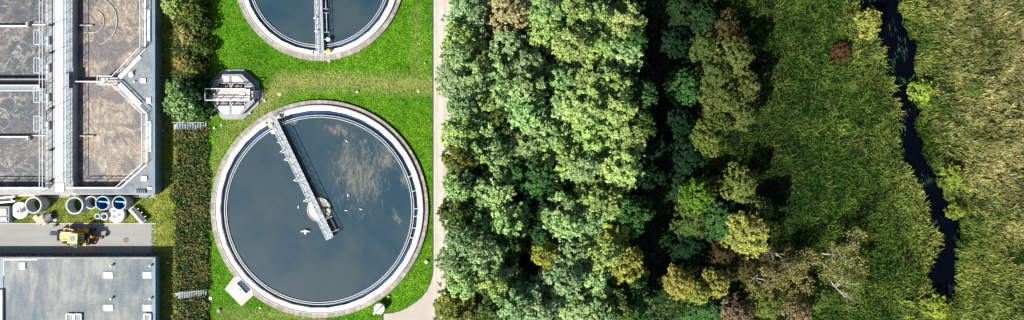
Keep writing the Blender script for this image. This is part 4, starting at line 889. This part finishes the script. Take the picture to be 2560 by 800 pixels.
plant('q', 1397, 125, 26, 'tan', 9.5, 'leafless pale branched tree in a dark gap of the forest', 'trees of the dense forest beside the track', rng=rr)
MEA = [('f', 1700, 20, 40, 'dark', 4, 'dark green tree in the shade at the top, next to the black gap'), ('f', 1690, 110, 42, 'shade_green', 4.5, 'bluish dark tree in the shade, upper one beside the black gap'), ('f', 1712, 215, 38, 'green', 6, 'mid green tree just left of the dull sage trees'), ('f', 1690, 300, 40, 'shade_green', 4, 'bluish dark tree under the mid green one in deep shade'),
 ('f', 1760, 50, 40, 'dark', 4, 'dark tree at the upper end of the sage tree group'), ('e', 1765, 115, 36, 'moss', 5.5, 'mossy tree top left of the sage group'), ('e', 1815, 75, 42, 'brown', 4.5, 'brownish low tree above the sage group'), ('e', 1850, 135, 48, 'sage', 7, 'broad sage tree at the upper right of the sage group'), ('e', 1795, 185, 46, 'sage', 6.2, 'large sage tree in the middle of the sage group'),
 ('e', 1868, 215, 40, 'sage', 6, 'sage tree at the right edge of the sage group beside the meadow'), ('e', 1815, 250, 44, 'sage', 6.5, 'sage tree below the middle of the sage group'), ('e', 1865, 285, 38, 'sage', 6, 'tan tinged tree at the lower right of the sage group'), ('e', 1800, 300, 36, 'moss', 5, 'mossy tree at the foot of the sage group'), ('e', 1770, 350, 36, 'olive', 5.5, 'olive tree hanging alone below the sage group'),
 ('f', 1715, 390, 46, 'shade_green', 4, 'bluish dark tree below the sage group in deep shade'), ('f', 1748, 490, 36, 'bright', 6.5, 'vivid green tree alone in the dark shade'), ('e', 1690, 470, 36, 'dark', 3.5, 'dark small tree left of the vivid green one'), ('e', 1862, 462, 42, 'olive', 6, 'olive tan feathery tree right of the vivid green one'), ('e', 1905, 525, 34, 'olive', 5, 'olive tree directly above the golden crown'),
 ('d', 1888, 590, 46, 'gold', 8, 'bright golden yellow tree, the largest golden crown'), ('f', 1735, 560, 42, 'moss', 4, 'mossy dark tree below the vivid green one'), ('f', 1800, 560, 44, 'green', 4, 'mid green shaded tree left of the largest golden crown'), ('f', 1725, 625, 42, 'shade_green', 4, 'shade darkened tree above the golden pair'), ('e', 1815, 640, 38, 'brown', 4.5, 'brown leaved tree below left of the largest golden crown'), ('e', 1870, 670, 36, 'brown', 4.5, 'brown leaved tree below the largest golden crown'),
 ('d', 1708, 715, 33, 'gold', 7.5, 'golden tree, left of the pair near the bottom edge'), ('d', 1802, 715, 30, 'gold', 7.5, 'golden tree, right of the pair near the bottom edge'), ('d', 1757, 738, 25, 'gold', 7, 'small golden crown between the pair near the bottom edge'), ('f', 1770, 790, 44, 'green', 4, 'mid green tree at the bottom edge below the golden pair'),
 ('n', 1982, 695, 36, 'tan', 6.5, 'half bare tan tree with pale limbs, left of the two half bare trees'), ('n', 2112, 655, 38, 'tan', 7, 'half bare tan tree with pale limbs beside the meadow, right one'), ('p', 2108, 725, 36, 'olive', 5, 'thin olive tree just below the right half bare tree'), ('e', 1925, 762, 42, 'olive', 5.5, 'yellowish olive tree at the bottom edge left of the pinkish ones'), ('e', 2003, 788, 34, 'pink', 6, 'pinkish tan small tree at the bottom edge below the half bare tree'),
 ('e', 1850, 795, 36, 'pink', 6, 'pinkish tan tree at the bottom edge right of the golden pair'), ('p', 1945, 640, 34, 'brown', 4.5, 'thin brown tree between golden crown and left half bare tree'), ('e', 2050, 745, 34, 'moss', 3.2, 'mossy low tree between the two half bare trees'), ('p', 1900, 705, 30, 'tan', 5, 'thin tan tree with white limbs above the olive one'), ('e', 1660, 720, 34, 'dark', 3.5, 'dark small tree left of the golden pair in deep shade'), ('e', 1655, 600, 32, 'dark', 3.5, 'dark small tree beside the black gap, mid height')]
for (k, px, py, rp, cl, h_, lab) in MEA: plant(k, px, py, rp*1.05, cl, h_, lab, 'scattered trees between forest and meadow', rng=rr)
SHR = [('k', 2176, 54, 32, 'gold', 2.6, 'bright yellow green bush leaning over the river, topmost bush on its bank'), ('s', 2106, 128, 24, 'rust', 1.6, 'rust red dry bush in the meadow'), ('s', 2312, 226, 26, 'ygreen', 2.2, 'yellow green bush on the right river bank, upper one'), ('k', 2388, 440, 24, 'ygreen', 2, 'yellow green bush on the right river bank, middle one'),
 ('s', 2396, 528, 20, 'ygreen', 1.8, 'small yellow green bush on the right bank where the river bends'), ('s', 2345, 770, 30, 'ygreen', 1.8, 'yellow green bush closing the lower end of the river'), ('s', 2440, 220, 24, 'moss', .9, 'mossy green low bush in the pale reeds right of the river')]
for (k, px, py, rp, cl, h_, lab) in SHR: plant(k, px, py, rp, cl, h_, lab, 'bushes in the river meadow', rng=rr)
BNK = [('s', 450, 262, 34, 'pale', 3.2, 'pale green leafy bush on the bank above the upper stair, lower front'), ('s', 478, 225, 34, 'dark', 3.0, 'dark green bush on the bank behind the large pale one'), ('k', 440, 225, 26, 'pale', 3, 'pale green bush at the left of the dark bank bush'), ('s', 494, 272, 26, 'green', 2.2, 'mid green bush on the bank touching the octagonal chamber side'), ('k', 425, 265, 22, 'silver', 2.4, 'small silvery bush spilling over the grass strip'),
 ('s', 462, 85, 22, 'tan', 1.6, 'straw coloured dry shrub on the upper bank, lower one'), ('s', 428, 12, 30, 'lime', 2.6, 'light yellowish shrub at the top edge of the bank'), ('s', 470, 20, 30, 'olive', 2.2, 'olive shrub at the top edge beside the yellowish one'), ('s', 455, 155, 22, 'tan', 1.6, 'straw coloured dry shrub on the bank above the dark bush'), ('s', 500, 120, 24, 'moss', 1.6, 'low mossy shrub on the bank beside the lawn'), ('s', 490, 60, 26, 'moss', 1.8, 'mossy shrub on the upper bank, lawn side'), ('s', 480, 170, 26, 'olive', 1.8, 'olive brown shrub on the bank just above the dark bush')]
for (k, px, py, rp, cl, h_, lab) in BNK:
    xb = U(px, py, 1)[0]; zb = ZL if xb < XB0 else max(0, ZL*(XB1-xb)/(XB1-XB0))
    plant(k, px, py, rp, cl, h_, lab, 'shrubs on the overgrown bank', zb=zb, rng=rr)
for k, o in list(proto.items()):
    if k not in used:
        for ch in list(o.children): bpy.data.objects.remove(ch)
        bpy.data.objects.remove(o)

# ------------------------------------------------------------------ reeds, weeds, grass (uncountable)
def vnoise(P, scale, seed):
    g = np.random.default_rng(seed).random((64, 64)); x = P[:, 0]/scale+100; y = P[:, 1]/scale+100; xi = np.floor(x).astype(int); yi = np.floor(y).astype(int); fx = x-xi; fy = y-yi
    fx = fx*fx*(3-2*fx); fy = fy*fy*(3-2*fy); a = g[xi % 64, yi % 64]; b = g[(xi+1) % 64, yi % 64]; c = g[xi % 64, (yi+1) % 64]; d = g[(xi+1) % 64, (yi+1) % 64]
    return (a*(1-fx)+b*fx)*(1-fy)+(c*(1-fx)+d*fx)*fy
def blades(name, P, z, L, Wd, lean, tint, spread=.6, curl=.6, tone=None, seed=3, tuft=1, fan=.5):
    g = np.random.default_rng(seed); n = len(P)
    L = np.ones(n)*L
    if tuft > 1:      # blades grow in tufts: shared lean, tone and height
        ti = np.arange(n)//tuft; nt_ = ti.max()+1; first = ti*tuft
        P = P[first]+g.normal(size=(n, 2))*.07; z = z[first]; tint = tint[first]; L = L[first]*(.4+1.2*g.random(nt_)[ti])
        d = np.array(lean)[None, :]+g.normal(size=(nt_, 2))[ti]*spread+g.normal(size=(n, 2))*fan
        tt = g.random(nt_)[ti]
    else: d = np.array(lean)[None, :]*np.ones((n, 1))+g.normal(size=(n, 2))*spread; tt = g.random(n)
    up_ = np.ones(n)*g.uniform(.5, 1.2, n)
    D = unit(np.c_[d, up_]); L = L*g.uniform(.6, 1.35, n); side = unit(np.c_[-d[:, 1], d[:, 0], np.zeros(n)])*(Wd*g.uniform(.6, 1.4, n))[:, None]/2
    p0 = np.c_[P, z]; p1 = p0+D*(L*.55)[:, None]; D2 = unit(np.c_[d*(1+curl), up_*(1-curl)]); p2 = p1+D2*(L*.45)[:, None]
    q1 = np.stack([p0-side*.6, p0+side*.6, p1+side, p1-side], 1); q2 = np.stack([p1-side, p1+side, p2+side*.15, p2-side*.15], 1)
    V = np.concatenate([q1, q2], 0); tn = np.clip(tt*1.1-.1+g.uniform(-.2, .25, n), -.25, 1.1) if tone is None else tone
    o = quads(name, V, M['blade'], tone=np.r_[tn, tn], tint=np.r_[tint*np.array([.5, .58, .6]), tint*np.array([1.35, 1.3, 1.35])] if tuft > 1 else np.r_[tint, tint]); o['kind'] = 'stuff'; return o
def scatter(n, px0, py0, px1, py1, seed):
    g = np.random.default_rng(seed); a = U(px0, py0); b = U(px1, py1); return np.c_[g.uniform(a[0], b[0], n), g.uniform(b[1], a[1], n)]
def lerp3(a, b, t): return np.array(a)[None]*(1-t[:, None])+np.array(b)[None]*t[:, None]
leftx = np.array([U(*p) for p in LEFT]); rightx = np.array([U(*p) for p in RIGHT])
# left meadow
P1 = scatter(120000, 1640, -30, 2370, 830, 21); xl = np.interp(P1[:, 1], leftx[::-1, 1], leftx[::-1, 0])
P1 = P1[((P1[:, 0] < xl-.15+1.3*(vnoise(P1, .9, 45)-.5)) | (P1[:, 1] < U(0, 742)[1])) & ~inpoly(P1, RIV)]
n1 = vnoise(P1, 1.1, 1)*.5+vnoise(P1, 3.3, 2)*.5; px1 = P1[:, 0]*K+NX
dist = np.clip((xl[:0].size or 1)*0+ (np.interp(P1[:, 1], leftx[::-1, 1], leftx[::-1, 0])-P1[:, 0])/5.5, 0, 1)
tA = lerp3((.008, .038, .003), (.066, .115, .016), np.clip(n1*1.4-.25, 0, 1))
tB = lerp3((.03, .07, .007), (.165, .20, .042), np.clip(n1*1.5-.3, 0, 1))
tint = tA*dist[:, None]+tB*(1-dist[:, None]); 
hm = .35+.9*vnoise(P1, 1.0, 8); shade_mul = (.62+.38*np.clip((P1[:, 0]-U(1900, 0)[0])/8, 0, 1)+.25*(vnoise(P1, 4, 17)-.5))[:, None]  # blades darken towards the forest: tree shade painted into their tint
o = blades('meadow_reeds', P1, np.zeros(len(P1)), .68*hm, .08, (.25, .1), tint*shade_mul, .55, tuft=4, fan=.65); tag(o, 'dense dark green and olive reeds filling the meadow left of the river', 'reeds')
# right meadow
P2 = scatter(105000, 2220, -30, 2620, 830, 22); xr = np.interp(P2[:, 1], rightx[::-1, 1], rightx[::-1, 0])
P2 = P2[((P2[:, 0] > xr-.3+1.1*(vnoise(P2, .9, 44)-.5)) | (P2[:, 1] < U(0, 745)[1]))]; 
xr = np.interp(P2[:, 1], rightx[::-1, 1], rightx[::-1, 0]); dist = np.clip((P2[:, 0]-xr)/7, 0, 1)
n2 = vnoise(P2, 1.0, 3)*.5+vnoise(P2, 3.0, 4)*.5
tA = lerp3((.025, .065, .006), (.15, .195, .035), np.clip(n2*1.5-.3, 0, 1)); tB = lerp3((.045, .065, .011), (.25, .25, .088), np.clip(n2*1.5-.25, 0, 1))
south = np.clip((-P2[:, 1]-8)/10, 0, 1); dist = dist*(1-.75*south)
tint = tA*(1-dist[:, None])+tB*dist[:, None]
dk = vnoise(P2, 2.6, 9); hh = .5+.75*vnoise(P2, 1.3, 10)
keep = ~((dk < .3) & (np.random.default_rng(1).random(len(P2)) < .6)); 
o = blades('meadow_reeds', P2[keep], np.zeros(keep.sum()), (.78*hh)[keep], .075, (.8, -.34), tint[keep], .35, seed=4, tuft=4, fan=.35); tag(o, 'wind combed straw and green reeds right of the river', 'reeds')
# forest undergrowth
P3 = scatter(26000, 1128, -30, 1700, 830, 23); n3 = vnoise(P3, 2, 5)
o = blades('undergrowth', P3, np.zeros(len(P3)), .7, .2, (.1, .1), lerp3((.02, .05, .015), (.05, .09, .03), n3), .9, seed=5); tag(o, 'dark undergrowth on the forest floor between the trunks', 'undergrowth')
# bank weeds
P4 = scatter(32000, 436, -30, 526, 830, 24); e4 = .9*(vnoise(P4, .7, 51)-.5); P4 = P4[(P4[:, 0] > U(447, 0)[0]+e4) & (P4[:, 0] < U(518, 0)[0]+.7*e4)]; fx = (XB1-P4[:, 0])/(XB1-XB0)
P4s = (np.abs((NY-P4[:, 1]*K)-315) < 9) | (np.abs((NY-P4[:, 1]*K)-(734)) < 8)
P4 = P4[~P4s]; fx = np.clip((XB1-P4[:, 0])/(XB1-XB0), 0, 1); n4 = vnoise(P4, 1.2, 6)*.6+vnoise(P4, .5, 7)*.4
tint = lerp3((.022, .065, .012), (.12, .12, .035), np.clip(n4*2-.5, 0, 1)); gn = np.random.default_rng(8).random(len(P4)) < .25; tint[gn] = (.12, .17, .045)
o = blades('bank_weeds', P4, fx*ZL, .5, .11, (.35, .05), tint, .7, seed=6); tag(o, 'tangled brown and green weeds covering the sloping bank', 'weeds')
# lawn blades
P5 = scatter(150000, 519, -30, 1080, 830, 25)
def outside(P, c, r): return np.hypot(P[:, 0]-c[0], P[:, 1]-c[1]) > r
tpoly = np.array([U(*q) for q in TR]); op = np.array(OP([(285, 68), (545, 68), (735, 235), (735, 500), (545, 692), (285, 692), (105, 500), (105, 245)], 0))
ok = outside(P5, c1, ro1+.02) & outside(P5, c2_, ro2+.02) & ~inpoly(P5, tpoly) & ~inpoly(P5, op) & ~inpoly(P5, np.array(q4([(258, 372), (165, 492), (335, 662), (455, 553)], 0)))
P5 = P5[ok]; dr5 = np.zeros(len(P5))
for (a, b, wd, s_) in [((700, 208), (860, 203), 26, 1), ((860, 205), (1075, 215), 26, .85), ((700, 215), (640, 290), 26, .95), ((640, 275), (565, 340), 26, .7), ((550, 360), (535, 430), 16, .6), ((1045, 20), (1040, 200), 14, .4), ((560, 785), (800, 800), 20, .6)]:
    dr5 = np.maximum(dr5, s_*np.clip(1.35-segd(P5, U(*a), U(*b))/(wd/K), 0, 1))
n5 = vnoise(P5, 1.6, 11)*.4+vnoise(P5, .45, 12)*.6
tint = lerp3((.03, .13, .004), (.165, .38, .016), np.clip(n5*1.3-.25+.10*np.sin((P5[:, 0]*.35+P5[:, 1])*2*math.pi/1.3)+.5*vnoise(P5, 4.5, 19)-.1, 0, 1)); dr5 = dr5*.75; tint = tint*(1-dr5[:, None])+lerp3((.16, .2, .04), (.38, .36, .14), n5)*dr5[:, None]
o = blades('lawn_grass', P5, np.zeros(len(P5)), .13, .05, (.3, .1), tint, .8, seed=7); tag(o, 'bright green mown lawn grass around the round tanks', 'grass')
P6 = np.r_[scatter(26000, 389, -30, 446, 830, 26), scatter(17000, -10, 490, 389, 557, 27)]
zb6 = np.full(len(P6), ZL); n6 = vnoise(P6, 1.1, 13)*.5+vnoise(P6, .5, 14)*.5
o = blades('strip_grass', P6, zb6, .14, .05, (.3, .1), lerp3((.10, .19, .012), (.31, .37, .06), np.clip(n6*1.6-.3, 0, 1)), .8, seed=9); tag(o, 'dry yellowish grass along the bank top and in the storage yard', 'grass')
# water weed streaks in the river
g = np.random.default_rng(31); P7 = scatter(5000, 2130, -20, 2410, 740, 28); P7 = P7[inpoly(P7, RIV)]; cl = vnoise(P7, 1.4, 15); P7 = P7[cl > .7]
o = blades('water_weed', P7, np.full(len(P7), -.34), .7, .06, (.25, -1.2), lerp3((.004, .02, .02), (.04, .09, .05), g.random(len(P7))), .35, .95, seed=10)
o.scale = (1, 1, .06); o.location = (0, 0, -.31); tag(o, 'trailing green water weed drifting in the dark river', 'water weed')
